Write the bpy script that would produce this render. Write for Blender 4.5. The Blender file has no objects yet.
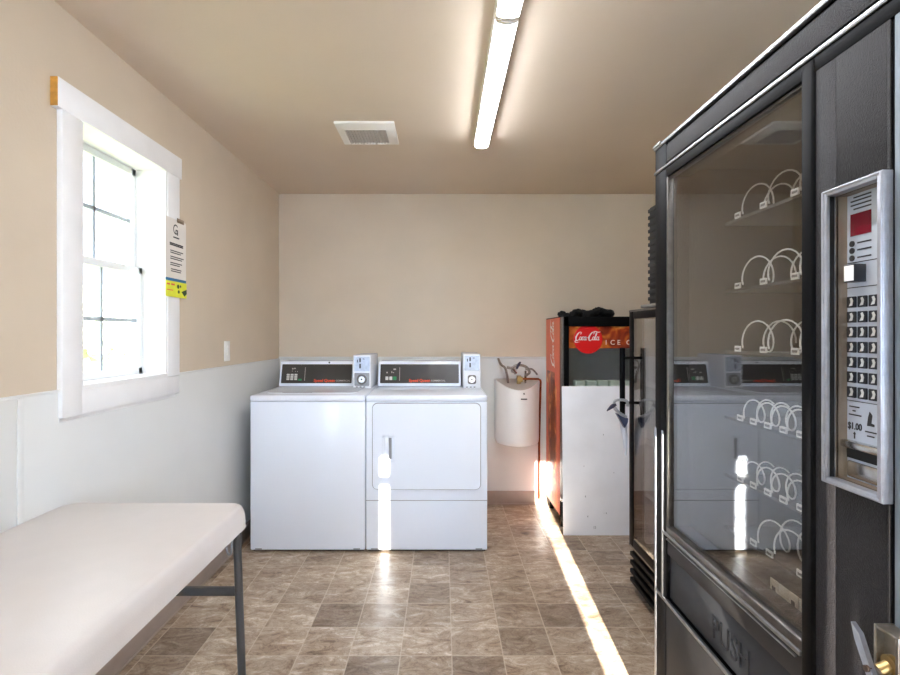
import bpy, bmesh, math, random
from mathutils import Vector, Matrix
random.seed(7)
PI = math.pi
S = bpy.context.scene
COL = S.collection

# ------------------------------------------------------------------ camera
cam_d = bpy.data.cameras.new('camera'); cam = bpy.data.objects.new('camera', cam_d); COL.objects.link(cam)
cam_d.sensor_width = 36.0; cam_d.lens = 505 * 36 / 900.0
cam_d.shift_x = 7 / 900.0; cam_d.shift_y = -2.5 / 900.0
cam_d.clip_start = 0.02
cam.location = (0, 0, 1.28); cam.rotation_euler = (PI / 2, 0, 0)
S.camera = cam
# ------------------------------------------------------------------ world, sun, exposure
SKY = 1.7; SUN = 27.0; TUBE = 19.0
w = bpy.data.worlds.new('World'); S.world = w; w.use_nodes = True
bg = w.node_tree.nodes['Background']; bg.inputs[0].default_value = (0.80, 0.90, 1.08, 1); bg.inputs[1].default_value = SKY
sun_d = bpy.data.lights.new('sun', 'SUN'); sun = bpy.data.objects.new('sun', sun_d); COL.objects.link(sun)
sun_d.energy = SUN; sun_d.angle = math.radians(0.35); sun_d.color = (1.0, 0.95, 0.87)
sun.rotation_euler = Vector((0.047, 1.0, -0.29)).to_track_quat('-Z', 'Y').to_euler()
sun.location = (0, -6, 4)
# skylight sampled through the window opening (portal: guides sampling only)
po_d = bpy.data.lights.new('window_portal', 'AREA'); po_d.shape = 'RECTANGLE'; po_d.size = 0.56; po_d.size_y = 0.94
po = bpy.data.objects.new('window_portal', po_d); COL.objects.link(po)
po.location = (-1.40, 1.978, 1.56); po.rotation_euler = Vector((1, 0, 0)).to_track_quat('-Z', 'Z').to_euler()
po_d.cycles.is_portal = True
pp_d = bpy.data.lights.new('window_portal', 'AREA'); pp_d.shape = 'RECTANGLE'; pp_d.size = 1.25; pp_d.size_y = 0.92  # portal of the added side window
pp = bpy.data.objects.new('window_portal', pp_d); COL.objects.link(pp)
pp.location = (-1.41, -0.975, 1.56); pp.rotation_euler = Vector((1, 0, 0)).to_track_quat('-Z', 'Z').to_euler()
pp_d.cycles.is_portal = True
vs = S.view_settings
vs.view_transform = 'Standard'; vs.look = 'None'; vs.exposure = 1.72; vs.gamma = 1.0; vs.use_curve_mapping = False
try:
    S.cycles.use_denoising = True; S.cycles.max_bounces = 10; S.cycles.diffuse_bounces = 7; S.cycles.sample_clamp_indirect = 8.0
    S.cycles.transparent_max_bounces = 16
except Exception: pass

# ------------------------------------------------------------------ materials
def lin(c):
    return tuple(((v / 255) / 12.92 if v <= 10 else (((v / 255) + 0.055) / 1.055) ** 2.4) for v in c) + (1,)
def pmat(name, rgb, rough=0.5, metal=0.0, spec=0.5, var=0.06, scale=12.0, bump=0.0, bscale=200.0, coat=0.0):
    """Principled with a little procedural variation"""
    m = bpy.data.materials.new(name); m.use_nodes = True
    nt = m.node_tree; b = nt.nodes['Principled BSDF']
    b.inputs['Roughness'].default_value = rough; b.inputs['Metallic'].default_value = metal
    b.inputs['Specular IOR Level'].default_value = spec; b.inputs['Coat Weight'].default_value = coat
    c = lin(rgb)
    tc = nt.nodes.new('ShaderNodeTexCoord')
    n = nt.nodes.new('ShaderNodeTexNoise'); n.inputs['Scale'].default_value = scale; n.inputs['Detail'].default_value = 5
    nt.links.new(tc.outputs['Object'], n.inputs['Vector'])
    r = nt.nodes.new('ShaderNodeValToRGB')
    r.color_ramp.elements[0].position = 0.3; r.color_ramp.elements[1].position = 0.7
    r.color_ramp.elements[0].color = tuple(v * (1 - var) for v in c[:3]) + (1,)
    r.color_ramp.elements[1].color = tuple(min(1, v * (1 + var)) for v in c[:3]) + (1,)
    nt.links.new(n.outputs['Fac'], r.inputs['Fac']); nt.links.new(r.outputs['Color'], b.inputs['Base Color'])
    if bump:
        n2 = nt.nodes.new('ShaderNodeTexNoise'); n2.inputs['Scale'].default_value = bscale; n2.inputs['Detail'].default_value = 3
        nt.links.new(tc.outputs['Object'], n2.inputs['Vector'])
        bp = nt.nodes.new('ShaderNodeBump'); bp.inputs['Strength'].default_value = bump; bp.inputs['Distance'].default_value = 0.002
        nt.links.new(n2.outputs['Fac'], bp.inputs['Height']); nt.links.new(bp.outputs['Normal'], b.inputs['Normal'])
    return m
def glassmat(name, f0=0.05, tint=(0.9, 0.93, 0.93), rough=0.0):
    m = bpy.data.materials.new(name); m.use_nodes = True
    nt = m.node_tree; nt.nodes.clear()
    out = nt.nodes.new('ShaderNodeOutputMaterial'); mix = nt.nodes.new('ShaderNodeMixShader')
    tr = nt.nodes.new('ShaderNodeBsdfTransparent'); tr.inputs[0].default_value = tint + (1,)
    gl = nt.nodes.new('ShaderNodeBsdfGlossy'); gl.inputs['Roughness'].default_value = rough; gl.inputs[0].default_value = (1, 1, 1, 1)
    lw = nt.nodes.new('ShaderNodeLayerWeight'); lw.inputs[0].default_value = 0.5
    pw = nt.nodes.new('ShaderNodeMath'); pw.operation = 'POWER'; pw.inputs[1].default_value = 5
    ma = nt.nodes.new('ShaderNodeMath'); ma.operation = 'MULTIPLY_ADD'; ma.inputs[1].default_value = 1 - f0; ma.inputs[2].default_value = f0
    nt.links.new(lw.outputs['Facing'], pw.inputs[0]); nt.links.new(pw.outputs[0], ma.inputs[0])
    nt.links.new(ma.outputs[0], mix.inputs[0]); nt.links.new(tr.outputs[0], mix.inputs[1]); nt.links.new(gl.outputs[0], mix.inputs[2])
    nt.links.new(mix.outputs[0], out.inputs[0])
    return m
def emat(name, rgb, strength):
    m = bpy.data.materials.new(name); m.use_nodes = True
    b = m.node_tree.nodes['Principled BSDF']
    b.inputs['Base Color'].default_value = (0.9, 0.9, 0.9, 1)
    b.inputs['Emission Color'].default_value = rgb + (1,); b.inputs['Emission Strength'].default_value = strength
    return m
def floormat():
    m = bpy.data.materials.new('vinyl_stone_tile'); m.use_nodes = True
    nt = m.node_tree; b = nt.nodes['Principled BSDF']; N = nt.nodes.new; L = nt.links.new
    tc = N('ShaderNodeTexCoord')
    mp = N('ShaderNodeMapping'); mp.inputs['Location'].default_value = (0.17 / 0.205, -0.045 / 0.197, 0); mp.inputs['Scale'].default_value = (1 / 0.205, 1 / 0.197, 1)
    L(tc.outputs['Object'], mp.inputs['Vector'])
    fl = N('ShaderNodeVectorMath'); fl.operation = 'FLOOR'; L(mp.outputs[0], fl.inputs[0])
    fr = N('ShaderNodeVectorMath'); fr.operation = 'FRACTION'; L(mp.outputs[0], fr.inputs[0])
    wn = N('ShaderNodeTexWhiteNoise'); wn.noise_dimensions = '2D'; L(fl.outputs[0], wn.inputs['Vector'])
    # per tile shift so that the veins break at every joint
    sc = N('ShaderNodeVectorMath'); sc.operation = 'SCALE'; sc.inputs['Scale'].default_value = 13.0; L(wn.outputs['Color'], sc.inputs[0])
    ad = N('ShaderNodeVectorMath'); ad.operation = 'ADD'; L(tc.outputs['Object'], ad.inputs[0]); L(sc.outputs[0], ad.inputs[1])
    n1 = N('ShaderNodeTexNoise'); n1.inputs['Scale'].default_value = 11; n1.inputs['Detail'].default_value = 12; n1.inputs['Roughness'].default_value = 0.78; n1.inputs['Distortion'].default_value = 0.9
    st_ = N('ShaderNodeMapping'); st_.inputs['Scale'].default_value = (0.75, 1.5, 1); L(ad.outputs[0], st_.inputs['Vector']); L(st_.outputs[0], n1.inputs['Vector'])
    r1 = N('ShaderNodeValToRGB'); e = r1.color_ramp.elements
    e[0].position = 0.33; e[0].color = lin((92, 70, 54)); e[1].position = 0.67; e[1].color = lin((220, 210, 198))
    k = e.new(0.43); k.color = lin((148, 126, 104)); k = e.new(0.55); k.color = lin((178, 161, 141))
    L(n1.outputs['Fac'], r1.inputs['Fac'])
    # thin veins
    n2 = N('ShaderNodeTexNoise'); n2.inputs['Scale'].default_value = 14; n2.inputs['Detail'].default_value = 6; n2.inputs['Distortion'].default_value = 2.2
    L(ad.outputs[0], n2.inputs['Vector'])
    r2 = N('ShaderNodeValToRGB'); e = r2.color_ramp.elements
    e[0].position = 0.47; e[0].color = (1, 1, 1, 1); e[1].position = 0.53; e[1].color = (1, 1, 1, 1); k = e.new(0.5); k.color = (0.5, 0.43, 0.38, 1)
    L(n2.outputs['Fac'], r2.inputs['Fac'])
    mx = N('ShaderNodeMix'); mx.data_type = 'RGBA'; mx.blend_type = 'MULTIPLY'; mx.inputs['Factor'].default_value = 0.55
    L(r1.outputs[0], mx.inputs['A']); L(r2.outputs[0], mx.inputs['B'])
    # per tile tone
    r3 = N('ShaderNodeValToRGB'); e = r3.color_ramp.elements
    e[0].position = 0.0; e[0].color = (0.54, 0.50, 0.47, 1); e[1].position = 1.0; e[1].color = (1.12, 1.12, 1.12, 1); k = e.new(0.3); k.color = (0.86, 0.83, 0.80, 1)
    L(wn.outputs['Value'], r3.inputs['Fac'])
    m2 = N('ShaderNodeMix'); m2.data_type = 'RGBA'; m2.blend_type = 'MULTIPLY'; m2.inputs['Factor'].default_value = 1.0
    L(mx.outputs['Result'], m2.inputs['A']); L(r3.outputs[0], m2.inputs['B'])
    # joints
    sx = N('ShaderNodeSeparateXYZ'); L(fr.outputs[0], sx.inputs[0])
    def edge(o):
        a = N('ShaderNodeMath'); a.operation = 'SUBTRACT'; L(o, a.inputs[0]); a.inputs[1].default_value = 0.5
        c = N('ShaderNodeMath'); c.operation = 'ABSOLUTE'; L(a.outputs[0], c.inputs[0])
        g = N('ShaderNodeMath'); g.operation = 'GREATER_THAN'; L(c.outputs[0], g.inputs[0]); g.inputs[1].default_value = 0.488
        return g
    gx, gy = edge(sx.outputs[0]), edge(sx.outputs[1])
    mm = N('ShaderNodeMath'); mm.operation = 'MAXIMUM'; L(gx.outputs[0], mm.inputs[0]); L(gy.outputs[0], mm.inputs[1])
    m3 = N('ShaderNodeMix'); m3.data_type = 'RGBA'; L(m2.outputs['Result'], m3.inputs['A']); m3.inputs['B'].default_value = lin((196, 180, 160))
    ml = N('ShaderNodeMath'); ml.operation = 'MULTIPLY'; L(mm.outputs[0], ml.inputs[0]); ml.inputs[1].default_value = 0.6
    L(ml.outputs[0], m3.inputs['Factor'])
    L(m3.outputs['Result'], b.inputs['Base Color'])
    b.inputs['Roughness'].default_value = 0.36; b.inputs['Specular IOR Level'].default_value = 0.45
    bp = N('ShaderNodeBump'); bp.inputs['Strength'].default_value = 0.12; bp.inputs['Distance'].default_value = 0.002
    L(n1.outputs['Fac'], bp.inputs['Height']); L(bp.outputs[0], b.inputs['Normal'])
    return m
def bubblemat():
    """printed cola picture: amber ice and red"""
    m = bpy.data.materials.new('printed_cola_picture'); m.use_nodes = True
    nt = m.node_tree; b = nt.nodes['Principled BSDF']; N = nt.nodes.new; L = nt.links.new
    tc = N('ShaderNodeTexCoord')
    n = N('ShaderNodeTexNoise'); n.inputs['Scale'].default_value = 9; n.inputs['Detail'].default_value = 4; n.inputs['Distortion'].default_value = 1.0
    L(tc.outputs['Object'], n.inputs['Vector'])
    r = N('ShaderNodeValToRGB'); e = r.color_ramp.elements
    e[0].position = 0.32; e[0].color = lin((96, 22, 8)); e[1].position = 0.74; e[1].color = lin((246, 196, 120))
    k = e.new(0.46); k.color = lin((150, 52, 16)); k = e.new(0.58); k.color = lin((208, 122, 44))
    L(n.outputs['Fac'], r.inputs['Fac']); L(r.outputs[0], b.inputs['Base Color']); b.inputs['Roughness'].default_value = 0.35
    return m
def frostmat():  # glass of the added rear windows, diffuses sun into the room
    m = bpy.data.materials.new('added_frosted_glass'); m.use_nodes = True
    nt = m.node_tree; nt.nodes.clear()
    out = nt.nodes.new('ShaderNodeOutputMaterial'); mix = nt.nodes.new('ShaderNodeMixShader'); mix.inputs[0].default_value = 0.12
    tr = nt.nodes.new('ShaderNodeBsdfTranslucent'); tr.inputs[0].default_value = (0.66, 0.76, 0.92, 1)
    df = nt.nodes.new('ShaderNodeBsdfDiffuse'); df.inputs[0].default_value = (0.85, 0.87, 0.9, 1)
    nt.links.new(tr.outputs[0], mix.inputs[1]); nt.links.new(df.outputs[0], mix.inputs[2]); nt.links.new(mix.outputs[0], out.inputs[0])
    return m
M = dict(
    frost=frostmat(),
    wall=pmat('tan_wall_paint', (206, 191, 170), 0.75, var=0.035, scale=3, bump=0.25, bscale=90),
    ceil=pmat('tan_ceiling_paint', (212, 195, 175), 0.8, var=0.03, scale=2, bump=0.2, bscale=70),
    wains=pmat('white_hardboard', (219, 220, 218), 0.42, var=0.02, scale=4, bump=0.06, bscale=60),
    trim=pmat('white_trim_paint', (238, 238, 238), 0.4, var=0.03, scale=8),
    base=pmat('taupe_vinyl_base', (158, 142, 131), 0.45),
    rawwood=pmat('raw_wood_end', (206, 150, 66), 0.7, var=0.2, scale=40),
    vinyl=pmat('white_window_vinyl', (240, 243, 246), 0.35, var=0.01),
    muntin=pmat('grey_glazing_bar', (176, 186, 196), 0.4, var=0.02),
    enamel=pmat('white_enamel', (234, 240, 250), 0.16, spec=0.5, var=0.01, scale=3),
    enamel2=pmat('white_enamel_side', (232, 234, 238), 0.25, var=0.01, scale=3),
    gap=pmat('dark_gap', (40, 40, 42), 0.7),
    gasket=pmat('grey_gasket', (150, 152, 156), 0.6),
    charcoal=pmat('charcoal_fascia', (56, 52, 50), 0.3, var=0.1),
    steel=pmat('brushed_steel', (160, 161, 163), 0.36, metal=1.0, var=0.12, scale=60),
    steelplate=pmat('pale_steel_plate', (176, 184, 196), 0.35, metal=0.6, var=0.12, scale=50),
    chrome=pmat('satin_chrome', (205, 203, 200), 0.22, metal=1.0, var=0.08, scale=40),
    alu=pmat('bezel_aluminium', (168, 170, 177), 0.42, metal=0.75, var=0.08, scale=60),
    darkchrome=pmat('worn_chrome', (150, 143, 132), 0.38, metal=0.9, var=0.2, scale=40),
    greystrip=pmat('blue_grey_strip', (118, 126, 134), 0.55, spec=0.2, var=0.12),
    darksteel=pmat('dark_steel', (110, 106, 102), 0.35, metal=0.9, var=0.15, scale=50),
    black=pmat('black_satin', (12, 12, 13), 0.5, spec=0.07, var=0.1),
    blackmatte=pmat('black_matte', (18, 18, 18), 0.75, var=0.1),
    pebble=pmat('black_pebbled_laminate', (38, 36, 37), 0.5, spec=0.2, var=0.3, scale=260, bump=0.8, bscale=420),
    kick=pmat('charcoal_panel', (40, 37, 36), 0.55, var=0.18, scale=14),
    flap=pmat('grey_black_flap', (46, 47, 50), 0.6, var=0.15, scale=9),
    inside=pmat('vending_interior', (44, 40, 37), 0.7, var=0.15),
    tray=pmat('vending_tray', (66, 62, 58), 0.5, var=0.1),
    wire=pmat('white_wire', (240, 238, 232), 0.3, var=0.02),
    tag=pmat('white_tag', (244, 242, 236), 0.6, var=0.02),
    cream=pmat('cream_tag', (232, 222, 200), 0.6, var=0.05),
    ink=pmat('dark_ink', (48, 46, 48), 0.6),
    greyink=pmat('grey_ink', (120, 118, 118), 0.6),
    orange=pmat('orange_print', (226, 74, 34), 0.5, var=0.04),
    paleprint=pmat('pale_print', (176, 170, 164), 0.5),
    green=pmat('green_button', (38, 140, 84), 0.4),
    keygrey=pmat('grey_button', (206, 206, 200), 0.4),
    red=pmat('cola_red', (214, 22, 22), 0.4, var=0.04),
    sidered=pmat('side_red', (222, 104, 70), 0.4, var=0.06),
    whiteprint=pmat('white_print', (244, 240, 236), 0.5, var=0.02),
    bottleprint=pmat('brown_bottle_print', (122, 52, 22), 0.35, var=0.3, scale=30),
    cola=bubblemat(),
    display=pmat('red_display', (112, 18, 34), 0.2, var=0.2),
    keyblack=pmat('key_black', (30, 32, 38), 0.3),
    plate=pmat('keypad_plate', (196, 202, 212), 0.35, metal=0.35, var=0.08),
    plateside=pmat('keypad_side', (150, 132, 112), 0.4, metal=0.6, var=0.12),
    table=pmat('table_plastic', (205, 199, 196), 0.36, var=0.015, scale=20, bump=0.12, bscale=300),
    tableleg=pmat('grey_powder_coat', (72, 72, 74), 0.4, var=0.08),
    bronze=pmat('brown_steel', (96, 78, 66), 0.4, metal=0.5),
    board=pmat('white_board_scuffed', (238, 239, 243), 0.42, var=0.05, scale=5),
    heater=pmat('heater_shell', (246, 244, 240), 0.3, var=0.01),
    heatertop=pmat('heater_top', (196, 188, 178), 0.45),
    copper=pmat('copper_pipe', (150, 80, 46), 0.35, metal=0.9, var=0.25, scale=30),
    brass=pmat('brass', (168, 142, 92), 0.35, metal=0.8, var=0.2, scale=30),
    braid=pmat('braided_steel', (150, 144, 138), 0.35, metal=0.8, var=0.35, scale=120),
    purple=pmat('dark_blue_plastic', (44, 42, 70), 0.4),
    cloth=pmat('black_cloth', (16, 15, 15), 0.9, var=0.3, scale=50, bump=0.5),
    navy=pmat('navy_plastic', (42, 52, 84), 0.45, var=0.2),
    silverfoil=pmat('silver_foil', (176, 180, 186), 0.3, metal=0.7, var=0.3, scale=60),
    bag=pmat('pale_plastic_bag', (206, 212, 222), 0.35, var=0.06),
    carton=pmat('pale_green_carton', (206, 218, 204), 0.5, var=0.05),
    coolerin=pmat('cooler_liner', (210, 208, 204), 0.5),
    coolergrey=pmat('grey_cooler_top', (104, 100, 96), 0.45),
    paper=pmat('white_notice_paper', (226, 220, 212), 0.55, var=0.01),
    blue=pmat('teal_blue_print', (30, 112, 156), 0.5),
    yellow=pmat('yellow_green_print', (226, 230, 60), 0.5, var=0.06, scale=40),
    darkgreen=pmat('dark_green_print', (28, 70, 34), 0.5),
    switch=pmat('ivory_switch', (240, 238, 234), 0.35),
    vent=pmat('white_vent', (232, 228, 220), 0.45, var=0.02),
    ventgrey=pmat('grey_vent_mesh', (196, 190, 184), 0.6, var=0.05),
    housing=pmat('white_housing', (236, 232, 226), 0.45),
    lens=emat('lit_lens', (0.91, 0.95, 1.02), TUBE),
    wglass=glassmat('window_glass', 0.03, (0.97, 0.98, 0.98)),
    vglass=glassmat('vending_glass', 0.125, (0.86, 0.86, 0.85)),
    cglass=glassmat('cooler_glass', 0.085, (0.96, 0.97, 0.97)),
    gglass=glassmat('glass_cooler_pane', 0.16, (0.80, 0.80, 0.80)),
    floor=floormat(),
    grass=pmat('dry_grass', (150, 158, 110), 0.9, var=0.3, scale=2),
    leaf=pmat('leaf_green', (176, 180, 164), 0.8, var=0.4, scale=6),
    bark=pmat('bark', (96, 80, 66), 0.9, var=0.3),
    siding=pmat('outside_siding', (190, 182, 170), 0.7),
)

# ------------------------------------------------------------------ mesh builder
class MB:
    def __init__(s): s.bm = bmesh.new()
    def _tag(s, faces, mi):
        for f in faces: f.material_index = mi
    def add(s, verts, faces, mi=0):
        vs_ = [s.bm.verts.new(v) for v in verts]; out = []
        for f in faces:
            try: out.append(s.bm.faces.new([vs_[i] for i in f]))
            except ValueError: pass
        s._tag(out, mi); return vs_, out
    def box(s, x0, x1, y0, y1, z0, z1, bev=0.0, mi=0, seg=2, mat=None):
        x0, x1 = min(x0, x1), max(x0, x1); y0, y1 = min(y0, y1), max(y0, y1); z0, z1 = min(z0, z1), max(z0, z1)
        v = [(x0, y0, z0), (x1, y0, z0), (x1, y1, z0), (x0, y1, z0), (x0, y0, z1), (x1, y0, z1), (x1, y1, z1), (x0, y1, z1)]
        if mat is not None: v = [mat @ Vector(p) for p in v]
        vs_, fs = s.add(v, [(3, 2, 1, 0), (4, 5, 6, 7), (0, 1, 5, 4), (1, 2, 6, 5), (2, 3, 7, 6), (3, 0, 4, 7)], mi)
        if bev > 0:
            es = list({e for f in fs for e in f.edges})
            r = bmesh.ops.bevel(s.bm, geom=es, offset=bev, segments=seg, profile=0.5, affect='EDGES')
            s._tag(r['faces'], mi)
        return s
    def prism(s, pts, M4, depth, mi=0, mi_side=None):
        """polygon in (u,v) placed by M4, extruded along +normal by depth"""
        n = len(pts)
        v = [M4 @ Vector((p[0], p[1], 0)) for p in pts] + [M4 @ Vector((p[0], p[1], depth)) for p in pts]
        vs_, f1 = s.add(v, [tuple(range(n - 1, -1, -1)), tuple(range(n, 2 * n))], mi)
        f2 = []
        for i in range(n):
            j = (i + 1) % n
            f2.append(s.bm.faces.new([vs_[i], vs_[j], vs_[n + j], vs_[n + i]]))
        s._tag(f2, mi if mi_side is None else mi_side)
        return s
    def tube(s, pts, r, seg=10, closed=False, mi=0, caps=True):
        P = [Vector(p) for p in pts]; n = len(P); rings = []
        T = []
        for i in range(n):
            a = P[i - 1] if (i > 0 or closed) else P[i]; b = P[(i + 1) % n] if (i < n - 1 or closed) else P[i]
            T.append((b - a).normalized())
        up = Vector((0, 0, 1)) if abs(T[0].z) < 0.9 else Vector((1, 0, 0))
        nrm = (up - T[0] * up.dot(T[0])).normalized()
        for i in range(n):
            nrm = (nrm - T[i] * nrm.dot(T[i]));
            nrm = nrm.normalized() if nrm.length > 1e-6 else T[i].orthogonal().normalized()
            bi = T[i].cross(nrm); rr = r[i] if isinstance(r, (list, tuple)) else r
            rings.append([s.bm.verts.new(P[i] + (nrm * math.cos(2 * PI * k / seg) + bi * math.sin(2 * PI * k / seg)) * rr) for k in range(seg)])
        fs = []
        for i in range(n if closed else n - 1):
            A, B = rings[i], rings[(i + 1) % n]
            for k in range(seg): fs.append(s.bm.faces.new([A[k], A[(k + 1) % seg], B[(k + 1) % seg], B[k]]))
        if caps and not closed:
            fs.append(s.bm.faces.new(rings[0][::-1])); fs.append(s.bm.faces.new(rings[-1]))
        s._tag(fs, mi); return s
    def cyl(s, a, b, r, seg=20, mi=0): return s.tube([a, b], r, seg, mi=mi)
    def lathe(s, c, prof, seg=24, mi=0, axis=Matrix.Identity(4)):
        rings = []
        for (r, z) in prof:
            rings.append([s.bm.verts.new(Vector(c) + axis.to_3x3() @ Vector((r * math.cos(2 * PI * k / seg), r * math.sin(2 * PI * k / seg), z))) for k in range(seg)])
        fs = []
        for A, B in zip(rings, rings[1:]):
            for k in range(seg): fs.append(s.bm.faces.new([A[k], A[(k + 1) % seg], B[(k + 1) % seg], B[k]]))
        fs.append(s.bm.faces.new(rings[0][::-1])); fs.append(s.bm.faces.new(rings[-1]))
        s._tag(fs, mi); return s
    def text(s, txt, M4, size, depth=0.0006, mi=0, xs=1.0, align='LEFT', bold=0.0):
        cu = bpy.data.curves.new('tmp_text', 'FONT'); cu.body = txt; cu.size = size; cu.extrude = depth / 2; cu.align_x = align; cu.offset = bold; cu.resolution_u = 3
        ob = bpy.data.objects.new('tmp_text', cu); COL.objects.link(ob)
        dg = bpy.context.evaluated_depsgraph_get(); dg.update()
        me = bpy.data.meshes.new_from_object(ob.evaluated_get(dg))
        base = [M4 @ Vector((v.co.x * xs, v.co.y, v.co.z + depth / 2)) for v in me.vertices]
        s.add(base, [tuple(p.vertices) for p in me.polygons], mi)
        bpy.data.objects.remove(ob); bpy.data.curves.remove(cu); bpy.data.meshes.remove(me)
        return s
    def ribbon(s, pts, wid, M4, depth=0.0006, mi=0):
        """pen stroke in (u,v) with a width per point, smooth"""
        P = [Vector((p[0], p[1])) for p in pts]; n = len(P); fine = []; W = wid if isinstance(wid, (list, tuple)) else [wid] * n; fw = []
        for i in range(n - 1):
            p0, p1, p2, p3 = P[max(i - 1, 0)], P[i], P[i + 1], P[min(i + 2, n - 1)]
            for k in range(5):
                t = k / 5
                fine.append(0.5 * ((2 * p1) + (p2 - p0) * t + (2 * p0 - 5 * p1 + 4 * p2 - p3) * t * t + (3 * p1 - p0 - 3 * p2 + p3) * t ** 3)); fw.append(W[i] * (1 - t) + W[i + 1] * t)
        fine.append(P[-1]); fw.append(W[-1])
        L_, R_ = [], []
        for i, p in enumerate(fine):
            t = fine[min(i + 1, len(fine) - 1)] - fine[max(i - 1, 0)]; t = t.normalized() if t.length > 0 else Vector((1, 0)); q = Vector((-t.y, t.x)) * fw[i] / 2
            L_.append(M4 @ Vector((p.x + q.x, p.y + q.y, depth))); R_.append(M4 @ Vector((p.x - q.x, p.y - q.y, depth)))
        m = len(fine)
        s.add(L_ + R_, [(m + i, m + i + 1, i + 1, i) for i in range(m - 1)], mi)
        return s
def frame(o, right, up):
    r, u = Vector(right).normalized(), Vector(up).normalized(); n = r.cross(u)
    return Matrix(((r.x, u.x, n.x, o[0]), (r.y, u.y, n.y, o[1]), (r.z, u.z, n.z, o[2]), (0, 0, 0, 1)))
FB = lambda x, y, z: frame((x, y, z), (1, 0, 0), (0, 0, 1))       # faces the camera (-Y)
FV = lambda x, y, z: frame((x, y, z), (0, -1, 0), (0, 0, 1))      # faces -X
FL = lambda x, y, z: frame((x, y, z), (0, 1, 0), (0, 0, 1))       # faces +X
def rrect(w, h, r, n=5, cx=0, cy=0):
    out = []
    for (sx, sy, a0) in ((1, 1, 0), (-1, 1, 90), (-1, -1, 180), (1, -1, 270)):
        for k in range(n + 1):
            a = math.radians(a0 + 90 * k / n); out.append((cx + sx * (w / 2 - r) + r * math.cos(a), cy + sy * (h / 2 - r) + r * math.sin(a)))
    return out
def circ(r, n=32, cx=0, cy=0): return [(cx + r * math.cos(2 * PI * k / n), cy + r * math.sin(2 * PI * k / n)) for k in range(n)]

WL = {}
def thing(name, label, cat, loc, group=None):
    o = bpy.data.objects.new(name, None); COL.objects.link(o); o.location = loc; o.empty_display_size = 0.1
    o['label'] = label; o['category'] = cat
    if group: o['group'] = group
    WL[o.name] = Vector(loc); return o
def obj(name, mb, mats, parent=None, label=None, kind=None, loc=None):
    if not isinstance(mats, (list, tuple)): mats = [mats]
    base = WL[parent.name] if parent is not None else Vector(loc or (0, 0, 0))
    bmesh.ops.translate(mb.bm, vec=-base, verts=mb.bm.verts)
    bmesh.ops.recalc_face_normals(mb.bm, faces=mb.bm.faces)
    me = bpy.data.meshes.new(name); mb.bm.to_mesh(me); mb.bm.free()
    for m in mats: me.materials.append(M[m])
    for p in me.polygons: p.use_smooth = True
    me.set_sharp_from_angle(angle=math.radians(32))
    o = bpy.data.objects.new(name, me); COL.objects.link(o)
    if parent is not None: o.parent = parent
    else: o.location = base
    WL[o.name] = base.copy()
    if label: o['label'] = label
    if kind: o['kind'] = kind
    return o
def solo(name, mb, mats, label, cat, loc, group=None, kind=None):
    o = obj(name, mb, mats, None, label, kind, loc); o['category'] = cat
    if group: o['group'] = group
    return o
def struct(name, mb, mats, label=None, cat=None):
    o = obj(name, mb, mats, None, label, 'structure'); o['category'] = cat or name.split('_')[0]
    return o
def dup(o, name=None, dx=(0, 0, 0)):
    c = o.copy(); COL.objects.link(c); c.location = Vector(o.location) + Vector(dx); return c

# ------------------------------------------------------------------ room
XL, XR, YB, YR, H = -1.242, 1.60, 3.825, -1.90, 2.348
WY0, WY1, WZ0, WZ1 = 1.710, 2.245, 1.098, 2.02      # window opening
b = MB(); b.box(XL - 0.2, XR + 0.2, YR - 0.2, YB + 0.2, -0.12, 0.0); struct('floor', b, 'floor', 'brown mottled stone-look vinyl tile floor')
b = MB(); b.box(XL - 0.2, XR + 0.2, YR - 0.2, YB + 0.2, H, H + 0.12); struct('ceiling', b, 'ceil', 'smooth tan painted ceiling')
b = MB(); b.box(XL - 0.2, XR + 0.2, YB, YB + 0.15, 0, H); struct('wall_back', b, 'wall', 'tan painted wall behind the washer and dryer')
b = MB(); b.box(XR, XR + 0.15, YR, YB, 0, H); struct('wall_right', b, 'wall', 'tan wall behind the vending machine')
b = MB(); xo = XL - 0.16
RY0, RY1, RZ0, RZ1 = -1.60, -0.35, 1.10, 2.02       # unseen side window behind the camera, added to bring in daylight
b.box(xo, XL, YR - 0.15, RY0, 0, H); b.box(xo, XL, RY1, WY0, 0, H); b.box(xo, XL, RY0, RY1, 0, RZ0); b.box(xo, XL, RY0, RY1, RZ1, H); b.box(xo, XL, WY1, YB, 0, H); b.box(xo, XL, WY0, WY1, 0, WZ0); b.box(xo, XL, WY0, WY1, WZ1, H)
struct('wall_left', b, 'wall', 'tan painted wall around the window')
# unseen rear wall; door gap and slit window invented to shape sun strips
DX0, DX1, DZ = -0.36, 0.520, 1.99
SX0, SX1, SZ0 = -0.598, -0.552, 1.42
b = MB(); y0, y1 = YR - 0.06, YR
FZ0, FZ1 = 0.55, 2.10; FW = ((-1.16, -0.68), (0.72, 1.52))     # two frosted windows added out of view to spread daylight
def holed(xa, xb, fx):
    b.box(xa, fx[0], y0, y1, 0, H); b.box(fx[1], xb, y0, y1, 0, H); b.box(fx[0], fx[1], y0, y1, 0, FZ0); b.box(fx[0], fx[1], y0, y1, FZ1, H)
holed(XL, SX0, FW[0]); b.box(SX0, SX1, y0, y1, 0, SZ0); b.box(SX0, SX1, y0, y1, DZ, H); b.box(SX1, DX0, y0, y1, 0, H)
b.box(DX0, DX1, y0, y1, DZ, H); holed(DX1, XR, FW[1])
struct('wall_rear', b, 'wall', 'tan wall behind the camera')
d = thing('added_door_1', 'unseen white door invented behind the camera, ajar to shape the floor sun strip', 'door', (DX0, YR - 0.05, 0)); d['kind'] = 'structure'
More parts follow.
